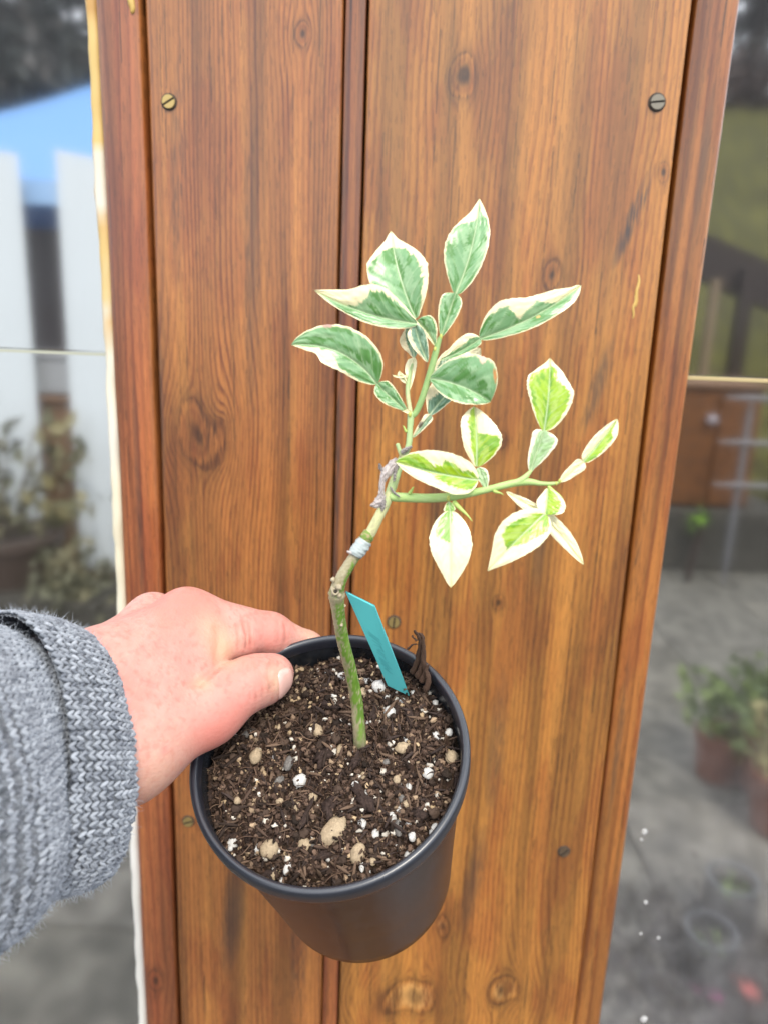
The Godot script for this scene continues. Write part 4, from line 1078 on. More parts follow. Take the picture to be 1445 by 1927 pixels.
	var me := leaf("leaf", [1025, 966, 0.2730], [917.5, 1074, 0.2710], 2, [0, 12, 0.04, 24, 0.13, 34, 0.35, 37, 0.6, 28, 0.8, 16, 0.93, 6, 1, 1], [0, 8, 0.05, 20, 0.17, 34, 0.4, 44, 0.62, 37, 0.8, 19, 0.92, 8, 1, 1],
		[0, 0.6, 0.08, 0.78, 0.28, 0.6, 0.42, 0.45, 0.54, 0.2, 0.6, 0.0, 1, 0], [0, 0.1, 0.08, 0.5, 0.3, 0.62, 0.48, 0.75, 0.58, 0.65, 0.64, 0.1, 0.68, 0.0, 1, 0], "lime", 0.35, 0.002, 310, t)
	leaf("petiole_wing", [1029, 919, 0.2760], [1025, 968, 0.2730], -1, [0, 2, 0.15, 17, 0.4, 31, 0.6, 36, 0.85, 32, 0.96, 20, 1, 5], [0, 2, 0.15, 8, 0.45, 18, 0.75, 17, 0.95, 10, 1, 3], [0, 0.75, 0.5, 0.75, 1, 0.7], [0, 0.1, 1, 0.05], "lime", 0.4, 0.0, 311, me)
	var mf := leaf("leaf", [847, 961, 0.2785], [848, 1106, 0.2755], 0, [0, 4, 0.06, 17, 0.2, 32, 0.42, 40, 0.62, 35, 0.8, 22, 0.93, 9, 1, 0], [0, 5, 0.05, 17, 0.15, 29, 0.32, 39, 0.5, 38, 0.68, 27, 0.85, 14, 0.95, 6, 1, 0],
		[0, 0.3, 0.12, 0.15, 0.2, 0.0, 1, 0], [0, 0.6, 0.1, 0.75, 0.26, 0.78, 0.33, 0.7, 0.39, 0.3, 0.42, 0.0, 1, 0], "fern", 0.3, 0.002, 312, t)
	leaf("petiole_wing", [844, 944, 0.2795], [847, 964, 0.2785], 0, [0, 2, 0.4, 8, 0.8, 10, 1, 5], [0, 2, 0.4, 9, 0.8, 12, 1, 6], N, [0, 0.8, 1, 0.8], "fern", 0.4, 0.0, 313, mf)

func _mid_u(f: float, pts: Array) -> float:
	var x := f * (pts.size() - 1)
	var k := mini(int(x), pts.size() - 2)
	var p: Vector3 = pts[k].lerp(pts[k + 1], x - k)
	var r: Vector3 = view.inverse() * (p - EYE)
	return r.x / -r.z * FOCAL + 722.5

# ---------------------------------------------------------------- hand and sleeve
var bone_a := PackedVector3Array()
var bone_b := PackedVector3Array()
var bone_ra := PackedFloat32Array()
var bone_rb := PackedFloat32Array()
var bone_set := PackedInt32Array()
var creases := []

func bone(a: Array, b: Array, set_no: int) -> void:     # each joint: [u, v, depth, radius in mm]
	bone_a.append(at(a[0], a[1], a[2]))
	bone_b.append(at(b[0], b[1], b[2]))
	bone_ra.append(a[3] / 1000.0)
	bone_rb.append(b[3] / 1000.0)
	bone_set.append(set_no)

func smin(a: float, b: float, k: float) -> float:
	var h := maxf(k - absf(a - b), 0.0) / k
	return minf(a, b) - h * h * k * 0.25

func flesh(p: Vector3) -> float:
	var d := PackedFloat32Array([9.0, 9.0, 9.0, 9.0, 9.0, 9.0])
	for i in bone_a.size():
		var ab := bone_b[i] - bone_a[i]
		var t := clampf((p - bone_a[i]).dot(ab) / ab.length_squared(), 0.0, 1.0)
		var e := p.distance_to(bone_a[i] + ab * t) - lerpf(bone_ra[i], bone_rb[i], t)
		var s := bone_set[i]
		d[s] = smin(d[s], e, 0.016 if s == 0 else 0.004)
	var palm := d[0]
	var r := smin(palm, d[1], 0.010)
	r = minf(r, smin(palm, d[2], 0.009))
	for s in [3, 4, 5]:
		r = minf(r, smin(palm, d[s], 0.008))
	for c in creases:
		var ab: Vector3 = c[1] - c[0]
		var t := clampf((p - c[0]).dot(ab) / ab.length_squared(), 0.0, 1.0)
		var q: float = p.distance_to(c[0] + ab * t) / c[2]
		if q < 3.0:
			r += c[3] * exp(-q * q)
	return r

func on_skin(u: float, v: float) -> Vector3:      # where that sight line meets the flesh
	var r := ray(u, v)
	var d := 0.24
	for i in 40:
		d += flesh(EYE + r * d) * 0.8
	return EYE + r * minf(d, 0.42)

func skin_normal(p: Vector3) -> Vector3:
	var e := 0.0007
	var n := Vector3.ZERO
	for k in [Vector3(1, -1, -1), Vector3(-1, -1, 1), Vector3(-1, 1, -1), Vector3(1, 1, 1)]:
		n += k * flesh(p + k * e)
	return n.normalized()

# Surface nets over the field `flesh`, visiting only blocks near the surface.
func nets(lo: Vector3, hi: Vector3, h: float) -> Array:
	var nx := int((hi.x - lo.x) / h) + 2
	var ny := int((hi.y - lo.y) / h) + 2
	var nz := int((hi.z - lo.z) / h) + 2
	var f := PackedFloat32Array()
	f.resize(nx * ny * nz)
	f.fill(9.0)
	var id := PackedInt32Array()
	id.resize(nx * ny * nz)
	id.fill(-1)
	var B := 5
	var blocks := []
	for bz in range(0, nz - 1, B):
		for by in range(0, ny - 1, B):
			for bx in range(0, nx - 1, B):
				if absf(flesh(lo + Vector3(bx + B / 2.0, by + B / 2.0, bz + B / 2.0) * h)) > h * B * 0.95 + 0.002:
					continue
				blocks.append(Vector3i(bx, by, bz))
				for z in range(bz, mini(bz + B + 1, nz)):
					for y in range(by, mini(by + B + 1, ny)):
						for x in range(bx, mini(bx + B + 1, nx)):
							var k := (z * ny + y) * nx + x
							if f[k] == 9.0:
								f[k] = flesh(lo + Vector3(x, y, z) * h)
	var P := PackedVector3Array()
	var off := [0, 1, nx, nx + 1, nx * ny, nx * ny + 1, nx * ny + nx, nx * ny + nx + 1]
	var corner := [Vector3(0, 0, 0), Vector3(1, 0, 0), Vector3(0, 1, 0), Vector3(1, 1, 0), Vector3(0, 0, 1), Vector3(1, 0, 1), Vector3(0, 1, 1), Vector3(1, 1, 1)]
	var edges := [[0, 1], [2, 3], [4, 5], [6, 7], [0, 2], [1, 3], [4, 6], [5, 7], [0, 4], [1, 5], [2, 6], [3, 7]]
	for b: Vector3i in blocks:
		for z in range(b.z, mini(b.z + B, nz - 1)):
			for y in range(b.y, mini(b.y + B, ny - 1)):
				for x in range(b.x, mini(b.x + B, nx - 1)):
					var k := (z * ny + y) * nx + x
					var inside := 0
					for o in off:
						if f[k + o] < 0.0:
							inside += 1
					if inside == 0 or inside == 8:
						continue
					var sum := Vector3.ZERO
					var n := 0
					for e in edges:
						var fa := f[k + off[e[0]]]
						var fb := f[k + off[e[1]]]
						if (fa < 0.0) != (fb < 0.0):
							sum += corner[e[0]].lerp(corner[e[1]], fa / (fa - fb))
							n += 1
					id[k] = P.size()
					P.append(lo + (Vector3(x, y, z) + sum / n) * h)
	var idx := PackedInt32Array()
	var sx := 1
	var sy := nx
	var sz := nx * ny
	for b: Vector3i in blocks:
		for z in range(maxi(b.z, 1), mini(b.z + B, nz - 1)):
			for y in range(maxi(b.y, 1), mini(b.y + B, ny - 1)):
				for x in range(maxi(b.x, 1), mini(b.x + B, nx - 1)):
					var k := (z * ny + y) * nx + x
					if id[k] < 0 and f[k] == 9.0:
						continue
					var here := f[k] < 0.0
					for ax in [[sx, sy, sz], [sy, sz, sx], [sz, sx, sy]]:
						if here != (f[k + ax[0]] < 0.0):
							var q := [id[k], id[k - ax[1]], id[k - ax[1] - ax[2]], id[k - ax[2]]]
							if q.min() < 0:
								continue
							if here:
								idx.append_array([q[0], q[2], q[1], q[0], q[3], q[2]])
							else:
								idx.append_array([q[0], q[1], q[2], q[0], q[2], q[3]])
	return [P, idx]

func build_person() -> void:
	# palm and wrist
	bone([-10, 1430, 0.282, 22], [180, 1278, 0.316, 17.5], 0)
	bone([-10, 1470, 0.276, 22], [232, 1418, 0.305, 17.5], 0)
	bone([185, 1290, 0.316, 16], [352, 1163, 0.351, 11.8], 0)
	bone([170, 1275, 0.325, 15], [288, 1166, 0.372, 11.6], 0)
	bone([165, 1290, 0.335, 15], [270, 1205, 0.392, 11], 0)
	bone([170, 1320, 0.335, 15], [268, 1262, 0.405, 10], 0)
	bone([205, 1350, 0.312, 19], [330, 1235, 0.341, 15], 0)
	bone([238, 1418, 0.306, 16.5], [390, 1340, 0.331, 13.2], 0)
	bone([245, 1385, 0.314, 15], [335, 1280, 0.340, 11.5], 0)
	# forefinger behind the rim, thumb over it, the rest behind the pot
	bone([352, 1163, 0.351, 12.2], [508, 1194, 0.372, 10.3], 1)
	bone([508, 1194, 0.372, 10.3], [576, 1222, 0.387, 8.9], 1)
	bone([576, 1222, 0.387, 8.9], [618, 1248, 0.395, 7.8], 1)
	bone([295, 1262, 0.334, 14.5], [385, 1213, 0.3475, 10.8], 1)
	bone([385, 1213, 0.3475, 10.5], [455, 1203, 0.3600, 9.6], 1)
	bone([390, 1340, 0.331, 13.2], [470, 1286, 0.343, 11.6], 2)
	bone([470, 1286, 0.343, 11.6], [498, 1277, 0.3475, 10.9], 2)
	bone([498, 1277, 0.3475, 10.9], [517, 1268, 0.351, 8.8], 2)
	bone([288, 1166, 0.372, 11.5], [425, 1262, 0.390, 10], 3)
	bone([425, 1262, 0.390, 10], [505, 1330, 0.402, 8], 3)
	bone([270, 1205, 0.392, 10.5], [398, 1312, 0.404, 9.2], 4)
	bone([398, 1312, 0.404, 9.2], [480, 1400, 0.408, 7.6], 4)
	bone([268, 1262, 0.405, 9.5], [365, 1372, 0.408, 8], 5)
	bone([365, 1372, 0.408, 8], [440, 1450, 0.412, 7], 5)
	# skin folds: at the web of the thumb, at the forefinger's joints, along its knuckle
	var folds := []
	var fold := func(a: Array, b: Array, w: float, d: float):
		folds.append([on_skin(a[0], a[1]), on_skin(b[0], b[1]), w / 1000.0, d / 1000.0])
	fold.call([412, 1255, 0.328], [375, 1286, 0.3245], 1.3, 1.1)
	fold.call([375, 1286, 0.3245], [352, 1287, 0.3225], 1.5, 0.7)
	fold.call([460, 1170, 0.356], [467, 1218, 0.356], 1.2, 1.1)
	fold.call([470, 1172, 0.356], [476, 1214, 0.356], 1.0, 0.8)
	fold.call([448, 1178, 0.356], [452, 1216, 0.356], 1.1, 0.6)
	fold.call([525, 1168, 0.367], [527, 1205, 0.367], 1.2, 0.5)
	fold.call([538, 1176, 0.367], [540, 1205, 0.367], 1.2, 0.8)
	fold.call([413, 1186, 0.347], [412, 1232, 0.346], 3.0, 0.9)
	fold.call([478, 1247, 0.335], [500, 1300, 0.335], 1.2, 0.5)
	fold.call([466, 1250, 0.334], [488, 1312, 0.333], 1.2, 0.55)
	fold.call([300, 1130, 0.341], [318, 1170, 0.336], 3.5, 0.6)
	fold.call([526, 1246, 0.3415], [512, 1296, 0.3405], 1.0, 0.4)
	fold.call([514, 1241, 0], [508, 1257, 0], 0.9, 0.7)
	fold.call([508, 1257, 0], [507, 1275, 0], 0.9, 0.7)
	fold.call([507, 1275, 0], [513, 1294, 0], 0.9, 0.6)
	fold.call([455, 1256, 0], [476, 1314, 0], 1.1, 0.4)
	fold.call([338, 1150, 0], [372, 1141, 0], 1.6, 0.35)
	fold.call([332, 1164, 0], [378, 1152, 0], 1.6, 0.35)
	fold.call([215, 1262, 0], [325, 1160, 0], 3.2, -0.45)
	fold.call([225, 1330, 0], [300, 1262, 0], 2.4, -0.4)
	fold.call([240, 1270, 0], [262, 1215, 0], 1.8, -0.35)
	creases = folds
	var lo := bone_a[0]
	var hi := lo
	for i in bone_a.size():
		lo = lo.min(bone_a[i]).min(bone_b[i])
		hi = hi.max(bone_a[i]).max(bone_b[i])
	var got := nets(lo - Vector3.ONE * 0.028, hi + Vector3.ONE * 0.028, 0.00118)
	var P: PackedVector3Array = got[0]
	var N := PackedVector3Array()
	var K := PackedColorArray()
	var n := noise(1.0, 3, 12)
	var blush := [[355, 1135, 0.341, 11, 1.0], [300, 1128, 0.362, 9, 0.8], [405, 1385, 0.321, 12, 0.9], [470, 1262, 0.333, 9, 0.55], [510, 1180, 0.363, 10, 0.7], [330, 1200, 0.332, 13, 0.4], [450, 1340, 0.329, 10, 0.5], [240, 1300, 0.300, 12, 0.3]]
	var pale := [[380, 1288, 0.325, 3.5, 0.5], [420, 1222, 0.346, 7, 0.8], [400, 1180, 0.339, 7, 0.4], [525, 1282, 0.343, 5, 0.6], [300, 1470, 0.297, 14, 0.35], [590, 1200, 0.377, 8, 0.5]]
	var spots := []
	for q in blush:
		spots.append([on_skin(q[0], q[1]), q[3] / 1000.0, q[4], Color(0.60, 0.205, 0.165)])
	for q in pale:
		spots.append([on_skin(q[0], q[1]), q[3] / 1000.0, q[4], Color(0.62, 0.41, 0.27)])
	spots.append([on_skin(311, 1412), 0.0016, 0.6, Color(0.62, 0.22, 0.19)])
	spots.append([on_skin(292, 1383), 0.0012, 0.25, Color(0.60, 0.25, 0.2)])
	for p in P:
		N.append(skin_normal(p))
		var m := n.get_noise_3dv(p * 90.0)
		var c := Color(0.56, 0.27, 0.225).lerp(Color(0.60, 0.32, 0.27), clampf(0.5 + m, 0, 1))
		c = c.lerp(Color(0.50, 0.18, 0.15), 0.6 * smoothstep(0.0, 0.5, n.get_noise_3dv(p * 260.0)))
		c = c.lerp(Color(0.62, 0.37, 0.29), 0.4 * smoothstep(0.1, 0.5, n.get_noise_3dv(p * 420.0 + Vector3.ONE * 9.0)))
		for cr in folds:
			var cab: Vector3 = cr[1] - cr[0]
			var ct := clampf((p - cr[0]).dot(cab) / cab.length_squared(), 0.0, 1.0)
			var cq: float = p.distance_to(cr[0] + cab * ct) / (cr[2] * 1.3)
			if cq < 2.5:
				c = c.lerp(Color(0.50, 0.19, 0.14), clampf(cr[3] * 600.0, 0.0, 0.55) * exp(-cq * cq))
		for s in spots:
			var e: float = (p - s[0]).length() / s[1]
			c = c.lerp(s[3], s[2] * exp(-e * e * 0.7))
		K.append(c)
	var arr := []
	arr.resize(Mesh.ARRAY_MAX)
	arr[Mesh.ARRAY_VERTEX] = P
	arr[Mesh.ARRAY_NORMAL] = N
	arr[Mesh.ARRAY_COLOR] = K
	arr[Mesh.ARRAY_INDEX] = got[1]
	var mesh := ArrayMesh.new()
	mesh.add_surface_from_arrays(Mesh.PRIMITIVE_TRIANGLES, arr)
	var o := Node3D.new()
	o.name = "person"
	add_child(o)
	tag(o, "hand reaching from a ribbed grey knitted cuff, thumb inside the rim of the black pot", "person")
	var hand := put("hand", mesh, M.skin, o)
	# thumbnail: a curved plate laid on the flesh
	var a := at(500, 1274, 0.3475)
	var ax := (at(526, 1263, 0.3527) - a).normalized()
	var up := (EYE - a).normalized() * 0.86 + view * Vector3(0.42, -0.55, 0)
	up = (up - ax * up.dot(ax)).normalized()
	var sd := ax.cross(up)
	var NP := PackedVector3Array()
	for i in 25:
		for j in 25:
			var x := i / 12.0 - 1.0
			var y := j / 12.0 - 1.0
			var k := 1.0 / pow(pow(absf(x), 3.2) + pow(absf(y), 3.2), 1.0 / 3.2) if absf(x) + absf(y) > 0.0 else 0.0
			var mx := maxf(absf(x), absf(y))
			var px := x * k * mx
			var py := y * k * mx
			var ang := py * 0.78
			var core := a + ax * (0.0045 + px * 0.0056)
			var dir := up * cos(ang) + sd * sin(ang)
			var r := 0.016
			for it in 14:
				r -= flesh(core + dir * r) * 0.8
			NP.append(core + dir * (r + 0.0007 - 0.0011 * pow(mx, 8.0)))
	put("thumbnail", sheet(25, 25, NP), M.nail, hand)
	build_sleeve(o)

func knit(rings: Array, ribs: int, amp: float, pitch: float, rows: int, per: int, s: int, fuzzy: float, flare: float) -> ArrayMesh:
	# rings: [centre, across-vector, depth-vector] along the arm; ribs run along it
	var n := noise(1.0, 3, s)
	var P := PackedVector3Array()
	var K := PackedColorArray()
	var cols := ribs * per
	var length := 0.0
	for i in rings.size() - 1:
		length += rings[i][0].distance_to(rings[i + 1][0])
	for i in rows + 1:
		var f := float(i) / rows
		var g := f * (rings.size() - 1)
		var k := mini(int(g), rings.size() - 2)
		var w := g - k
		var c: Vector3 = rings[k][0].cubic_interpolate(rings[k + 1][0], rings[maxi(k - 1, 0)][0], rings[mini(k + 2, rings.size() - 1)][0], w)
		var u: Vector3 = rings[k][1].lerp(rings[k + 1][1], w)
		var v: Vector3 = rings[k][2].lerp(rings[k + 1][2], w)
		var yy := f * length / pitch
		for j in cols:
			var a := TAU * j / cols
			var x := float(j) / per
			var wob := 0.12 * n.get_noise_2d(f * 6.0, floorf(x) * 3.7)
			var fx := fposmod(x + wob, 1.0)
			var across := absf(fx - 0.5) * 2.0                      # 0 on the ridge, 1 in the groove
			var rib := cos(fx * TAU + PI) * 0.5 + 0.5
			var vv := fposmod(yy + across * 0.55 + 0.3 * n.get_noise_2d(floorf(x) * 7.0, f * 4.0), 1.0)
			var st := sin(vv * PI)
			var h := amp * (rib * 0.75 + 0.32 * st * (0.35 + rib)) + 0.00045 * n.get_noise_3d(cos(a) * 3.0, sin(a) * 3.0, f * 3.0) + fuzzy * n.get_noise_2d(x * 2.3, yy * 2.3)
			h -= flare * (exp(-f * 16.0) * 0.7 + exp(-(1.0 - f) * 22.0))
			var dir := u * cos(a) + v * sin(a)
			P.append(c + dir + dir.normalized() * h)
			var cell := n.get_noise_2d(floorf(x * 2.0) * 5.3, floorf(yy) * 3.1)
			var fine := n.get_noise_2d(x * 5.0, yy * 5.0)
			var b := clampf(0.55 + 0.55 * cell + 0.55 * fine, 0.0, 1.0)
			var col := Color(0.055, 0.065, 0.085).lerp(Color(0.37, 0.40, 0.44), pow(b, 1.5)) * 0.6
			K.append(col)
	return sheet(rows + 1, cols, P, K, PackedVector2Array(), true)

# Knit stitches as yarn: two slanting legs to each V, in columns along the arm; `deep` sinks the purl columns between them.
func stitches(called: String, rings: Array, ribs: int, pitch: float, deep: float, thick: float, lift: float, spread: float, contrast: float, parent: Node) -> void:
	var leg := lump(21, 0.0, 6, 8, Vector3(1.0, 1.0, 1.0))
	var n := noise(1.0, 2, ribs)
	var length := 0.0
	for i in rings.size() - 1:
		length += rings[i][0].distance_to(rings[i + 1][0])
	var rows := int(length / pitch)
	var where := []
	var tint := PackedColorArray()
	for i in rows + 1:
		var f := clampf((i + 0.25) / rows, 0.0, 1.0)
		var g := f * (rings.size() - 1)
		var k := mini(int(g), rings.size() - 2)
		var w := g - k
		var c: Vector3 = rings[k][0].cubic_interpolate(rings[k + 1][0], rings[maxi(k - 1, 0)][0], rings[mini(k + 2, rings.size() - 1)][0], w)
		var u: Vector3 = rings[k][1].lerp(rings[k + 1][1], w)
		var v: Vector3 = rings[k][2].lerp(rings[k + 1][2], w)
		var ahead: Vector3 = (rings[k + 1][0] - rings[k][0]).normalized()
		for j in ribs:
			for side: float in [-1.0, 1.0]:
				var a := TAU * (j + 0.5 + side * 0.21 + 0.10 * n.get_noise_2d(i * 0.6, j * 3.1)) / ribs
				var out := (u * cos(a) + v * sin(a))
				var tang := (v * cos(a) - u * sin(a)).normalized()
				var up := out.normalized()
				var d := (ahead + tang * side * spread + up * rng.randf_range(-0.12, 0.12)).normalized()
				var x := d.cross(up).normalized()
				var fat := thick * rng.randf_range(0.88, 1.15)
				var ripple := 0.00045 * n.get_noise_3d(cos(a) * 3.0, sin(a) * 3.0, f * 3.0)
				where.append(Transform3D(Basis(x * fat, d * pitch * 0.72, x.cross(d) * fat), c + out + up * (lift + ripple + rng.randf_range(-0.0002, 0.0002)) + ahead * pitch * n.get_noise_2d(j * 2.7, i * 0.1) * 0.6))
				var b := clampf(0.5 + contrast * (0.30 * n.get_noise_2d(j * 4.1 + side, i * 2.9) + rng.randf_range(-0.38, 0.38)), 0.0, 1.0)
				tint.append(Color(0.11, 0.122, 0.146).lerp(Color(0.40, 0.43, 0.475), b))
	swarm(called, leg, M.wool_yarn, where, tint, parent)

func build_sleeve(o: Node3D) -> void:
	var ring := func(u: float, v: float, d: float, tall: float, deep: float, ahead: Array, lean := 0.0) -> Array:
		var c := at(u, v, d)
		var along: Vector3 = (at(ahead[0], ahead[1], ahead[2]) - c).normalized()
		var up := view * Vector3(0.06, 1, 0)
		up = (up - along * up.dot(along)).normalized()
		return [c, (up + view.x * lean) * tall / 1000.0, along.cross(up) * deep / 1000.0]
	var cuff := [ring.call(5, 1416, 0.2705, 50, 39, [172, 1413, 0.303], -0.2), ring.call(55, 1413, 0.2800, 50, 39, [172, 1413, 0.303], -0.22), ring.call(100, 1413, 0.2885, 50, 39, [172, 1413, 0.303], -0.24), ring.call(143, 1413, 0.2970, 48, 36, [210, 1413, 0.310], -0.26), ring.call(153, 1413, 0.2990, 45.5, 33.5, [216, 1413, 0.311], -0.26)]
	put("sweater_cuff", knit(cuff, 94, 0.0006, 0.0025, 60, 6, 31, 0.0, 0.0022), M.wool, o)
	# the inside of the cuff, turned back on itself
	var inner := [ring.call(153, 1413, 0.2990, 45.5, 33.5, [216, 1413, 0.311], -0.26), ring.call(146, 1413, 0.2976, 43, 31.5, [210, 1413, 0.310], -0.26), ring.call(75, 1413, 0.2837, 43.0, 32.0, [172, 1413, 0.303], -0.22)]
	put("cuff_lining", knit(inner, 74, 0.0010, 0.0026, 30, 6, 33, 0.0001, 0.0), M.wool, o)
	var sleeve := [ring.call(-460, 1650, 0.200, 66, 56, [-200, 1540, 0.238], -0.1), ring.call(-220, 1505, 0.2330, 60, 52, [0, 1470, 0.266], -0.15), ring.call(-85, 1460, 0.2550, 54.5, 46, [40, 1430, 0.276], -0.2), ring.call(-30, 1440, 0.2650, 50.5, 41.5, [60, 1415, 0.2805], -0.22), ring.call(2, 1424, 0.2705, 45.5, 35.5, [135, 1413, 0.2955], -0.22), ring.call(40, 1413, 0.2770, 39, 30, [172, 1413, 0.303], -0.22)]
	put("sweater_sleeve", knit(sleeve, 112, 0.0003, 0.0030, 90, 5, 37, 0.0002, 0.0), M.wool, o)
	stitches("cuff_stitches", cuff, 94, 0.0025, 0.0011, 0.00074, 0.0006, 0.55, 1.0, o)
	stitches("sleeve_stitches", sleeve.slice(1, 6), 130, 0.0026, 0.0, 0.00090, 0.0003, 0.5, 0.7, o)
	# loose fibres standing off the wool
	var st := SurfaceTool.new()
	st.begin(Mesh.PRIMITIVE_TRIANGLES)
	var r := RandomNumberGenerator.new()
	r.seed = 5
	for k in 15000:
		var set_of: Array = cuff if k % 6 < 2 else sleeve.slice(1)
		var g := r.randf() * (set_of.size() - 1.001)
		var i := int(g)
		var c: Vector3 = set_of[i][0].lerp(set_of[i + 1][0], g - i)
		var u: Vector3 = set_of[i][1].lerp(set_of[i + 1][1], g - i)
		var v: Vector3 = set_of[i][2].lerp(set_of[i + 1][2], g - i)
		var a := r.randf() * TAU
		var out := (u * cos(a) + v * sin(a))
		var p := c + out * 1.012
		var dir := (out.normalized() * r.randf_range(0.2, 1.0) + Vector3(r.randfn(), r.randfn(), r.randfn()) * 0.6).normalized()
		var curl := Vector3(r.randfn(), r.randfn(), r.randfn()).normalized() * 0.7
		var step := r.randf_range(0.0004, 0.0013) * (0.6 if k % 5 < 2 else 1.0)
		var w := 0.000065
		for q in 4:
			var p2 := p + dir * step
			var sdv := dir.cross(EYE - p).normalized() * w * (1.0 - q * 0.2)
			for vert in [p - sdv, p + sdv, p2 + sdv * 0.8, p - sdv, p2 + sdv * 0.8, p2 - sdv * 0.8]:
				st.add_vertex(vert)
			p = p2
			dir = (dir + curl * 0.4).normalized()
	st.generate_normals()
	stuff(put("wool_fuzz", st.commit(), M.hair, o))

# ---------------------------------------------------------------- the yard behind the windows
func foliage(o: Node3D, called: String, centre: Vector3, size: Vector3, count: int, leaf_size: float, m: Material, tints: Array, hollow := 0.3) -> void:
	var st := SurfaceTool.new()
	st.begin(Mesh.PRIMITIVE_TRIANGLES)
	var pts := [Vector3(0, 0, 0), Vector3(0.28, 0.06, 0.45), Vector3(0, -0.02, 1.0), Vector3(-0.28, 0.06, 0.45)]
	for k in [0, 1, 2, 0, 2, 3]:
		st.set_smooth_group(-1)
		st.add_vertex(pts[k])
	st.generate_normals()
	var mesh := st.commit()
	var where := []
	var tint := PackedColorArray()
	var n := noise(1.3, 2, int(centre.x * 100))
	var tries := 0
	while where.size() < count and tries < count * 6:
		tries += 1
		var d := Vector3(rng.randfn(), rng.randfn(), rng.randfn()).normalized() * pow(rng.randf(), 0.45)
		if n.get_noise_3dv(d * 1.8 + centre) < -0.05 + hollow * (d.length() - 0.5):
			continue
		where.append(turned(centre + d * size, Vector3.ONE * leaf_size * rng.randf_range(0.6, 1.3)))
		var c: Color = tints[rng.randi() % tints.size()]
		tint.append(c * rng.randf_range(0.7, 1.2))
	swarm(called, mesh, m, where, tint, o)

func pot_of(called: String, label: String, foot: Vector3, r: float, h: float, m: Material, group := "") -> Node3D:
	var o := thing(called, label, "plant pot", foot, group)
	put("pot_shell", lathe([Vector2(0, 0.002), Vector2(r * 0.72, 0.002), Vector2(r * 0.74, 0.01), Vector2(r * 0.95, h * 0.82), Vector2(r, h * 0.83), Vector2(r * 1.02, h * 0.98), Vector2(r * 0.99, h), Vector2(r * 0.93, h * 0.98), Vector2(r * 0.9, h * 0.85), Vector2(0, h * 0.84)], 40), m, o)
	return o

func tree(label: String, foot: Vector3, h: float, r: Vector3, count: int, tints: Array) -> void:
	var o := thing("tree", label, "tree", foot, "dark trees beyond the yard")
	put("trunk", tube([Vector3.ZERO, Vector3(0.05, h * 0.3, 0.0), Vector3(-0.05, h * 0.6, 0.05), Vector3(0.1, h * 0.9, 0)], [h * 0.04, h * 0.03, h * 0.022, h * 0.01], 12, 6), M.trunk, o)
	for k in 4:
		var y := h * (0.4 + 0.12 * k)
		put("limb", tube([Vector3(0, y, 0), Vector3(cos(k * 1.9) * r.x * 0.4, y + h * 0.1, sin(k * 1.9) * r.z * 0.4), Vector3(cos(k * 1.9) * r.x * 0.8, y + h * 0.17, sin(k * 1.9) * r.z * 0.8)], [h * 0.015, h * 0.01, h * 0.004], 8, 5), M.trunk, o)
	foliage(o, "crown", Vector3(0, h * 0.68, 0), r, count, h * 0.035, M.foliage, tints, 0.25)

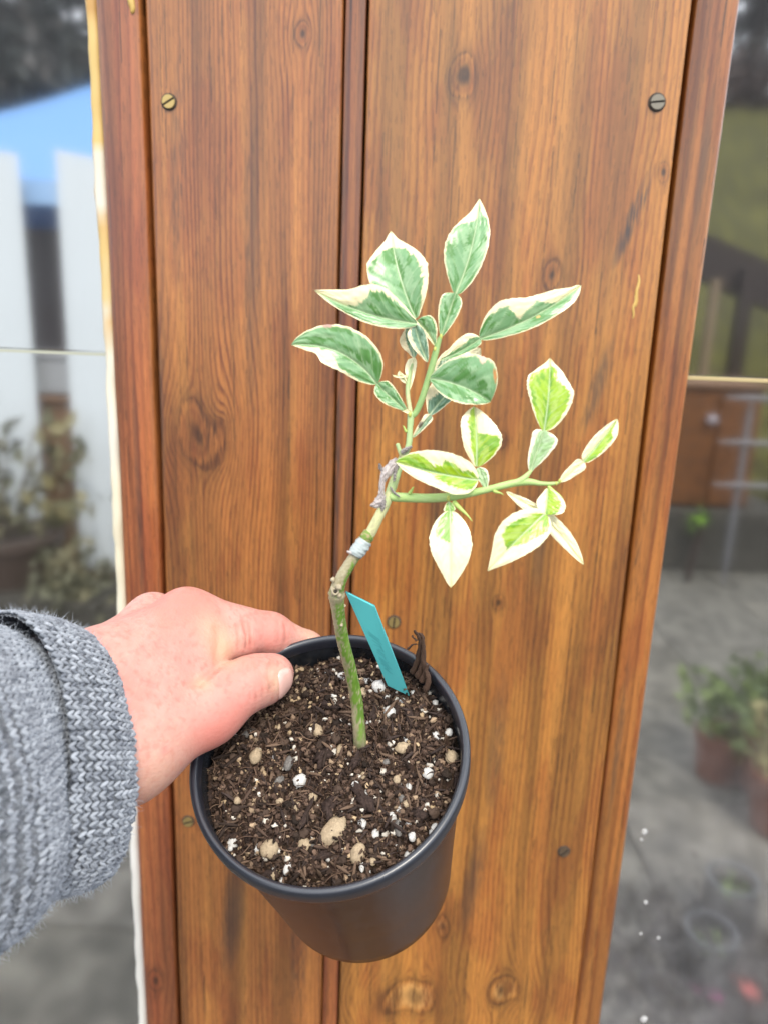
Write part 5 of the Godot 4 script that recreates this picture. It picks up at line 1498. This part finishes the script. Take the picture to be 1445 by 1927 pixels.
func build_yard() -> void:
	# ground: one sheet to the horizon, slabs laid on it near the windows
	var g := PlaneMesh.new()
	g.size = Vector2(400, 400)
	structure("ground", g, M.concrete, "grey concrete ground of the yard", "ground")
	var slabs := thing("paving", "grey paving slabs laid in rows behind the windows", "paving")
	var shapes := []
	for k in 3:
		shapes.append(block(Vector3(-0.297, 0.002, -0.297), Vector3(0.297, 0.022, 0.297), 0.004))
	for i in 10:
		for j in 6:
			var s := put("paving_slab", shapes[(i * 3 + j) % 3], [M.slab, M.slab2, M.slab3][(i * 7 + j * 5 + i * j) % 3], slabs)
			s.position = Vector3(-2.85 + 0.6 * i + 0.3, 0.0, -0.33 - 0.6 * j - 0.3)
			s.rotation.y = (i * j % 3 - 1) * 0.004
	# left: blue canopy tent with white side curtains
	var o := thing("market_tent", "blue canopy tent with white side curtains behind the left window", "tent", Vector3(-1.6, 0, -3.3))
	var P := PackedVector3Array()
	var sag := noise(0.9, 2, 4)
	var A := [Vector3(-3.4, 2.02, -3.3), Vector3(0.2, 1.97, -3.3), Vector3(0.2, 2.02, -6.0), Vector3(-3.4, 2.02, -6.0)]
	var top := Vector3(-1.74, 2.72, -4.4)
	for side in 4:
		P.clear()
		for i in 13:
			for j in 13:
				var edge: Vector3 = A[side].lerp(A[(side + 1) % 4], j / 12.0)
				var p := edge.lerp(top, i / 12.0)
				p.y -= 0.05 * sin(PI * i / 12.0) + 0.015 * sag.get_noise_2d(i * 0.8, j * 0.8 + side * 20)
				P.append(p - o.position)
		put("canopy_panel", sheet(13, 13, P), M.blue, o)
	P.clear()
	for i in 5:
		for j in 41:
			var x := lerpf(-3.4, 0.2, j / 40.0)
			P.append(Vector3(x, 2.01 - 0.11 * i / 4.0, -3.3 + 0.012 * sin(j * 1.4)) - o.position)
	put("valance", sheet(5, 41, P), M.pale_blue, o)
	put("back_panel", block(Vector3(-3.3, 1.885, -4.37) - o.position, Vector3(0.1, 2.16, -4.35) - o.position, 0.004), M.deep_blue, o)
	for q in [[-2.30, -1.742, 2.165, 0.05], [-1.572, -1.19, 2.13, 0.05]]:
		P.clear()
		for i in 30:
			for j in 25:
				var f := j / 24.0
				var y := lerpf(q[2] - 0.06 * f, 0.12, i / 29.0)
				P.append(Vector3(lerpf(q[0], q[1], f) , y, -3.2 + 0.003 * sin(f * 21.0 + i * 0.12)) - o.position)
		put("side_curtain", sheet(30, 25, P), M.white_cloth, o)
	for q in [[-3.36, -3.34], [0.16, -3.34], [-3.36, -5.96], [0.16, -5.96]]:
		put("tent_pole", block(Vector3(q[0] - 0.02, 0, q[1] - 0.02) - o.position, Vector3(q[0] + 0.02, 2.03, q[1] + 0.02) - o.position, 0.004), M.grey_metal, o)
	var cloth := thing("dark_partition", "dark brownish grey partition in the gap between the white curtains", "partition", Vector3(-1.9, 0, -4.3))
	put("partition_panel", block(Vector3(-1.0, 0.02, -0.02), Vector3(1.3, 1.88, 0.02), 0.004), M.dusk, cloth)
	for k in 6:
		put("batten", block(Vector3(-1.0 + k * 0.42, 0.02, 0.02), Vector3(-0.94 + k * 0.42, 1.88, 0.05), 0.004), M.dusk2, cloth)
	var crate := thing("storage_box", "pale grey storage box on a brown wooden stand in the gap between white curtains", "box", Vector3(-1.66, 1.005, -3.42))
	put("box_body", block(Vector3(-0.24, 0, -0.15), Vector3(0.24, 0.17, 0.15), 0.01), M.grey_box, crate)
	put("box_lid", block(Vector3(-0.25, 0.171, -0.16), Vector3(0.25, 0.2, 0.16), 0.008), M.grey_box, crate)
	var stand := thing("wooden_stand", "brown wooden stand under the pale grey box behind the shrub", "stand", Vector3(-1.66, 0, -3.42))
	for k in 3:
		put("stand_board", block(Vector3(-0.22 + k * 0.148, 0.02, 0.1), Vector3(-0.076 + k * 0.148, 0.96, 0.125), 0.004), M.brown_board, stand)
	put("stand_top", block(Vector3(-0.24, 0.962, -0.15), Vector3(0.24, 1.0, 0.15), 0.004), M.brown_board, stand)
	# shrub in a dark pot
	var pot := pot_of("large_pot", "large dark brown pot at the lower edge of the shrub", Vector3(-1.83, 0.023, -2.95), 0.27, 0.36, M.dark_pot)
	var sh := thing("shrub", "olive green large leaved shrub growing out of the dark pot", "shrub", Vector3(-1.83, 0.34, -2.95))
	for k in 9:
		var a := k * 2.3
		var d := Vector3(cos(a), 0, sin(a) * 0.6)
		put("stem", tube([d * 0.05, d * 0.16 + Vector3(0, 0.25, 0), d * (0.28 + 0.03 * (k % 3)) + Vector3(0, 0.42 + 0.05 * (k % 4), 0)], [0.008, 0.006, 0.003], 8, 5), M.trunk, sh)
	foliage(sh, "leaves", Vector3(0.03, 0.26, 0), Vector3(0.5, 0.36, 0.26), 210, 0.10, M.foliage, [Color(0.09, 0.09, 0.045), Color(0.13, 0.12, 0.065), Color(0.07, 0.07, 0.04), Color(0.17, 0.15, 0.07)], 0.1)
	var low := thing("low_plant", "low bushy olive plant beside the dark pot near the sealant edge", "plant", Vector3(-1.42, 0.022, -2.75))
	foliage(low, "leaves", Vector3(0, 0.16, 0), Vector3(0.26, 0.24, 0.2), 240, 0.07, M.foliage, [Color(0.10, 0.10, 0.06), Color(0.13, 0.12, 0.07), Color(0.08, 0.08, 0.05)])
	var trough := thing("stone_trough", "dark low stone trough on the paving under the shrubs", "trough", Vector3(-1.5, 0.0225, -2.75))
	put("trough_body", block(Vector3(-0.32, 0, -0.13), Vector3(0.42, 0.12, 0.13), 0.012), M.dark_stone, trough)
	# trees far behind, sky showing through
	tree("tall dark tree behind the blue tent, sky showing through its crown", Vector3(-4.4, 0, -9.5), 6.4, Vector3(2.0, 1.9, 1.8), 5200, [Color(0.05, 0.055, 0.05), Color(0.07, 0.065, 0.06), Color(0.04, 0.045, 0.045)])
	tree("second dark tree further left behind the blue tent", Vector3(-7.2, 0, -11.0), 7.4, Vector3(2.2, 2.2, 1.8), 4200, [Color(0.05, 0.055, 0.05), Color(0.065, 0.06, 0.055)])
	tree("dark tree above the brown hedge behind the right window", Vector3(5.4, 2.6, -12.5), 6.6, Vector3(2.6, 2.4, 1.6), 5200, [Color(0.018, 0.014, 0.012), Color(0.025, 0.018, 0.015), Color(0.02, 0.018, 0.014)])
	# right: grassy bank, brown hedge, railing, cabinet, rack
	var bank := PackedVector3Array()
	var bn := noise(0.5, 3, 6)
	for i in 25:
		for j in 31:
			var f := i / 24.0
			bank.append(Vector3(lerpf(0.9, 8.5, j / 30.0), lerpf(-0.02, 4.05, f) + 0.10 * bn.get_noise_2d(i * 0.7, j * 0.7) * sin(PI * f), lerpf(-5.7, -9.6, f)))
	structure("grass_bank", sheet(25, 31, bank), M.grass, "olive green grassy bank rising behind the railing", "bank")
	var hedge := thing("hedge", "dark brown hedge along the top of the grassy bank", "hedge", Vector3(4.4, 3.95, -10.0))
	foliage(hedge, "hedge_leaves", Vector3(0, 0.3, 0), Vector3(3.8, 0.55, 0.5), 5200, 0.13, M.foliage, [Color(0.035, 0.018, 0.012), Color(0.025, 0.014, 0.01), Color(0.045, 0.025, 0.016)], 0.0)
	var rail := thing("railing", "dark brown wooden railing with a thick sloping beam before the grass", "railing", Vector3(2.5, 0, -5.2))
	var beam := PackedVector3Array()
	for q in [[1180, 372], [1600, 560], [1600, 650], [1180, 468]]:
		beam.append(at_z(q[0], q[1], -5.2) - rail.position)
	var st := SurfaceTool.new()
	st.begin(Mesh.PRIMITIVE_TRIANGLES)
	st.set_smooth_group(-1)
	var back := Vector3(0, 0, -0.09)
	for q in [[beam[0], beam[1], beam[2], beam[3]], [beam[1] + back, beam[0] + back, beam[3] + back, beam[2] + back], [beam[0] + back, beam[1] + back, beam[1], beam[0]], [beam[3], beam[2], beam[2] + back, beam[3] + back], [beam[0] + back, beam[0], beam[3], beam[3] + back], [beam[1], beam[1] + back, beam[2] + back, beam[2]]]:
		for k in [0, 1, 2, 0, 2, 3]:
			st.add_vertex(q[k])
	st.generate_normals()
	put("beam", st.commit(), M.dark_wood, rail)
	for q in [[1400, 0.10, M.dark_wood, 520, "post"], [1338, 0.05, M.light_wood, 540, "baluster"], [1520, 0.10, M.dark_wood, 560, "post"], [1250, 0.10, M.dark_wood, 460, "post"]]:
		var p := at_z(q[0], q[3], -5.2)
		put(q[4], block(Vector3(p.x - q[1] / 2.0, 0, -5.19 + 0.003 * q[1]) - rail.position, Vector3(p.x + q[1] / 2.0, p.y + 0.05, -5.10) - rail.position, 0.006), q[2], rail)
	var cab := thing("cabinet", "orange brown wooden cabinet with a pale round knob beside the post", "cabinet", at_z(1312, 955, -3.9))
	var wd := at_z(1425, 800, -3.9).x - at_z(1262, 800, -3.9).x
	var top_y := at_z(1320, 728, -3.9).y - cab.position.y
	var x_left := at_z(1262, 840, -3.9).x - cab.position.x
	put("cabinet_body", block(Vector3(x_left, 0, -0.4), Vector3(x_left + wd, top_y, -0.022), 0.01), M.orange_wood, cab)
	for k in 2:
		put("cabinet_door", block(Vector3(x_left + 0.01 + k * wd / 2.0, 0.02, -0.02), Vector3(x_left + (k + 1) * wd / 2.0 - 0.01, top_y - 0.05, 0.0), 0.005), M.orange_wood, cab)
	put("cabinet_top", block(Vector3(x_left - 0.02, top_y + 0.001, -0.42), Vector3(x_left + wd + 0.02, top_y + 0.03, 0.02), 0.005), M.brown_board, cab)
	var knob := put("cabinet_knob", lump(3, 0.05, 8, 12), M.pale_knob, cab)
	knob.position = at_z(1339, 790, -3.87) - cab.position
	knob.scale = Vector3.ONE * 0.032
	var plinth := thing("stone_plinth", "dark mossy stone block under the orange cabinet", "stone block", Vector3(cab.position.x, 0, -4.1))
	put("plinth_block", block(Vector3(x_left - 0.1, 0.0225, -0.3), Vector3(x_left + wd + 0.25, cab.position.y - 0.001, 0.25), 0.02), M.dark_stone, plinth)
	var rack := thing("metal_rack", "thin grey metal rack with rungs in front of the cabinet", "rack", Vector3(at_z(1400, 950, -3.6).x, 0, -3.6))
	var rx := at_z(1408, 790, -3.6).x
	var lx := at_z(1348, 830, -3.6).x
	for x in [rx, lx + 0.34 * 2.0]:
		put("rack_upright", tube([Vector3(x - rack.position.x, 0.023, 0), Vector3(x - rack.position.x, 0.6, 0), Vector3(x - rack.position.x, at_z(1410, 742, -3.6).y, 0)], [0.016, 0.016, 0.016], 10, 3), M.grey_metal, rack)
	for v in [748, 832, 912]:
		var y := at_z(1390, v, -3.6).y
		put("rack_rung", tube([Vector3(lx - rack.position.x, y, 0.02), Vector3(0.2, y, 0.02), Vector3(lx + 0.7 - rack.position.x, y, 0.02)], [0.014, 0.014, 0.014], 10, 3), M.grey_metal, rack)
	var stick := thing("dark_stick", "short dark stick leaning on the ground before the stone block", "stick", at_y(1292, 1095, 0.0235))
	put("stick_shaft", tube([Vector3.ZERO, Vector3(0.04, 0.16, -0.06), Vector3(0.1, 0.34, -0.12)], [0.022, 0.02, 0.018], 10, 4), M.dark_wood, stick)
	var weed := thing("seedling", "small bright green seedling sprouting at the foot of the cabinet", "plant", at_z(1312, 985, -3.75))
	foliage(weed, "leaves", Vector3(0, 0.02, 0), Vector3(0.06, 0.06, 0.05), 30, 0.05, M.foliage, [Color(0.14, 0.26, 0.03)])
	# near: terracotta pots with plants, jars, fallen flowers
	var tp := [[1425, 1475, 0.105, 0.21, "terracotta pot with a leafy plant furthest right on the paving"], [1345, 1462, 0.085, 0.17, "terracotta pot left of the larger terracotta pot"], [1460, 1560, 0.10, 0.19, "terracotta pot nearest the window at the right edge"]]
	for q in tp:
		var foot := at_y(q[0], q[1], 0.0235)
		pot_of("terracotta_pot", q[4], foot, q[2], q[3], M.terracotta, "terracotta pots on the paving")
	var pl := [["leafy green plant with pale new leaves in the right terracotta pot", 0, 0.26, [Color(0.08, 0.12, 0.03), Color(0.14, 0.20, 0.05), Color(0.06, 0.09, 0.03)]], ["small dark green plant in the left terracotta pot", 1, 0.2, [Color(0.06, 0.09, 0.03), Color(0.10, 0.14, 0.04)]], ["drooping green plant in the terracotta pot at the right edge", 2, 0.2, [Color(0.08, 0.11, 0.04), Color(0.18, 0.16, 0.07)]]]
	for q in pl:
		var w: Array = tp[q[1]]
		var p := at_y(w[0], w[1], 0.0235) + Vector3(0, w[3] * 0.86, 0)
		var plant := thing("leafy_plant", q[0], "plant", p, "plants in the terracotta pots")
		put("stem", tube([Vector3.ZERO, Vector3(0.01, 0.08, 0), Vector3(0.03, 0.2, 0.01)], [0.006, 0.005, 0.003], 8, 4), M.trunk, plant)
		foliage(plant, "leaves", Vector3(0, 0.13, 0), Vector3(q[2] * 0.8, q[2] * 0.7, q[2] * 0.6), 170, 0.05, M.foliage, q[3])
	for q in [[1322, 1838, 0.062, 0.13, "glass jar of dark water standing nearest the post"], [1362, 1742, 0.066, 0.14, "wider glass jar behind the nearest glass jar"]]:
		var foot := at_y(q[0], q[1], 0.0235)
		var jar := thing("glass_jar", q[4], "jar", foot, "glass jars on the paving")
		var r: float = q[2]
		var h: float = q[3]
		put("jar_glass", lathe([Vector2(r * 0.9, 0.002), Vector2(r, 0.012), Vector2(r, h * 0.75), Vector2(r * 0.86, h * 0.88), Vector2(r * 0.87, h * 0.97)], 40), M.jar, jar)
		put("jar_rim", lathe([Vector2(r * 0.86, h * 0.97), Vector2(r * 0.92, h * 0.985), Vector2(r * 0.92, h * 1.01), Vector2(r * 0.86, h * 1.025), Vector2(r * 0.80, h * 1.01), Vector2(r * 0.82, h * 0.98)], 40), M.jar_rim, jar)
		put("jar_contents", lathe([Vector2(0, 0.016), Vector2(r * 0.93, 0.016), Vector2(r * 0.93, h * 0.72), Vector2(0, h * 0.73)], 32), M.dark_water, jar)
		foliage(jar, "cutting", Vector3(0, h * 0.75, 0), Vector3(r * 0.5, h * 0.3, r * 0.5), 14, 0.04, M.foliage, [Color(0.15, 0.22, 0.06)])
	var f := 0
	for q in [[1340, 1870, Color(0.45, 0.07, 0.25), "bright pink flower lying before the glass jar"], [1408, 1868, Color(0.36, 0.09, 0.08), "red flower head right of the pink flower"], [1312, 1858, Color(0.36, 0.07, 0.2), "small magenta flower at the foot of the nearest jar"], [1372, 1700, Color(0.75, 0.58, 0.22), "yellow flower behind the glass jars"], [1338, 1695, Color(0.72, 0.55, 0.32), "pale orange flower left of the yellow flower"]]:
		f += 1
		var fl := thing("flower", q[3], "flower", at_y(q[0], q[1], 0.03), "flowers lying by the jars")
		for k in 6:
			var pet := put("petal", lump(60 + k, 0.2, 6, 8, Vector3(0.55, 0.16, 1.0)), _petal(q[2]), fl)
			pet.scale = Vector3.ONE * 0.014
			pet.position = Vector3(cos(k * 1.05), 0.4, sin(k * 1.05)) * 0.011
			pet.rotation = Vector3(-0.4, PI / 2 - k * 1.05, 0)
	var litter := thing("gravel_patch", "patch of dark wet grit and leaf litter around the glass jars", "gravel", Vector3(0.8, 0.0225, -0.85))
	var where := []
	var tint := PackedColorArray()
	for k in 2600:
		var p := Vector3(rng.randfn() * 0.15, 0.004, rng.randfn() * 0.13)
		where.append(turned(p, Vector3.ONE * rng.randf_range(0.002, 0.007)))
		var c: Color = [Color(0.03, 0.028, 0.028), Color(0.045, 0.04, 0.038), Color(0.10, 0.09, 0.088), Color(0.05, 0.04, 0.03)][rng.randi() % 4]
		tint.append(c)
	swarm("grit", lump(9, 0.5, 5, 7), M.grain, where, tint, litter)

var petals := {}
func _petal(c: Color) -> Material:
	if not petals.has(c):
		petals[c] = mat(c.linear_to_srgb(), 0.6)
	return petals[c]
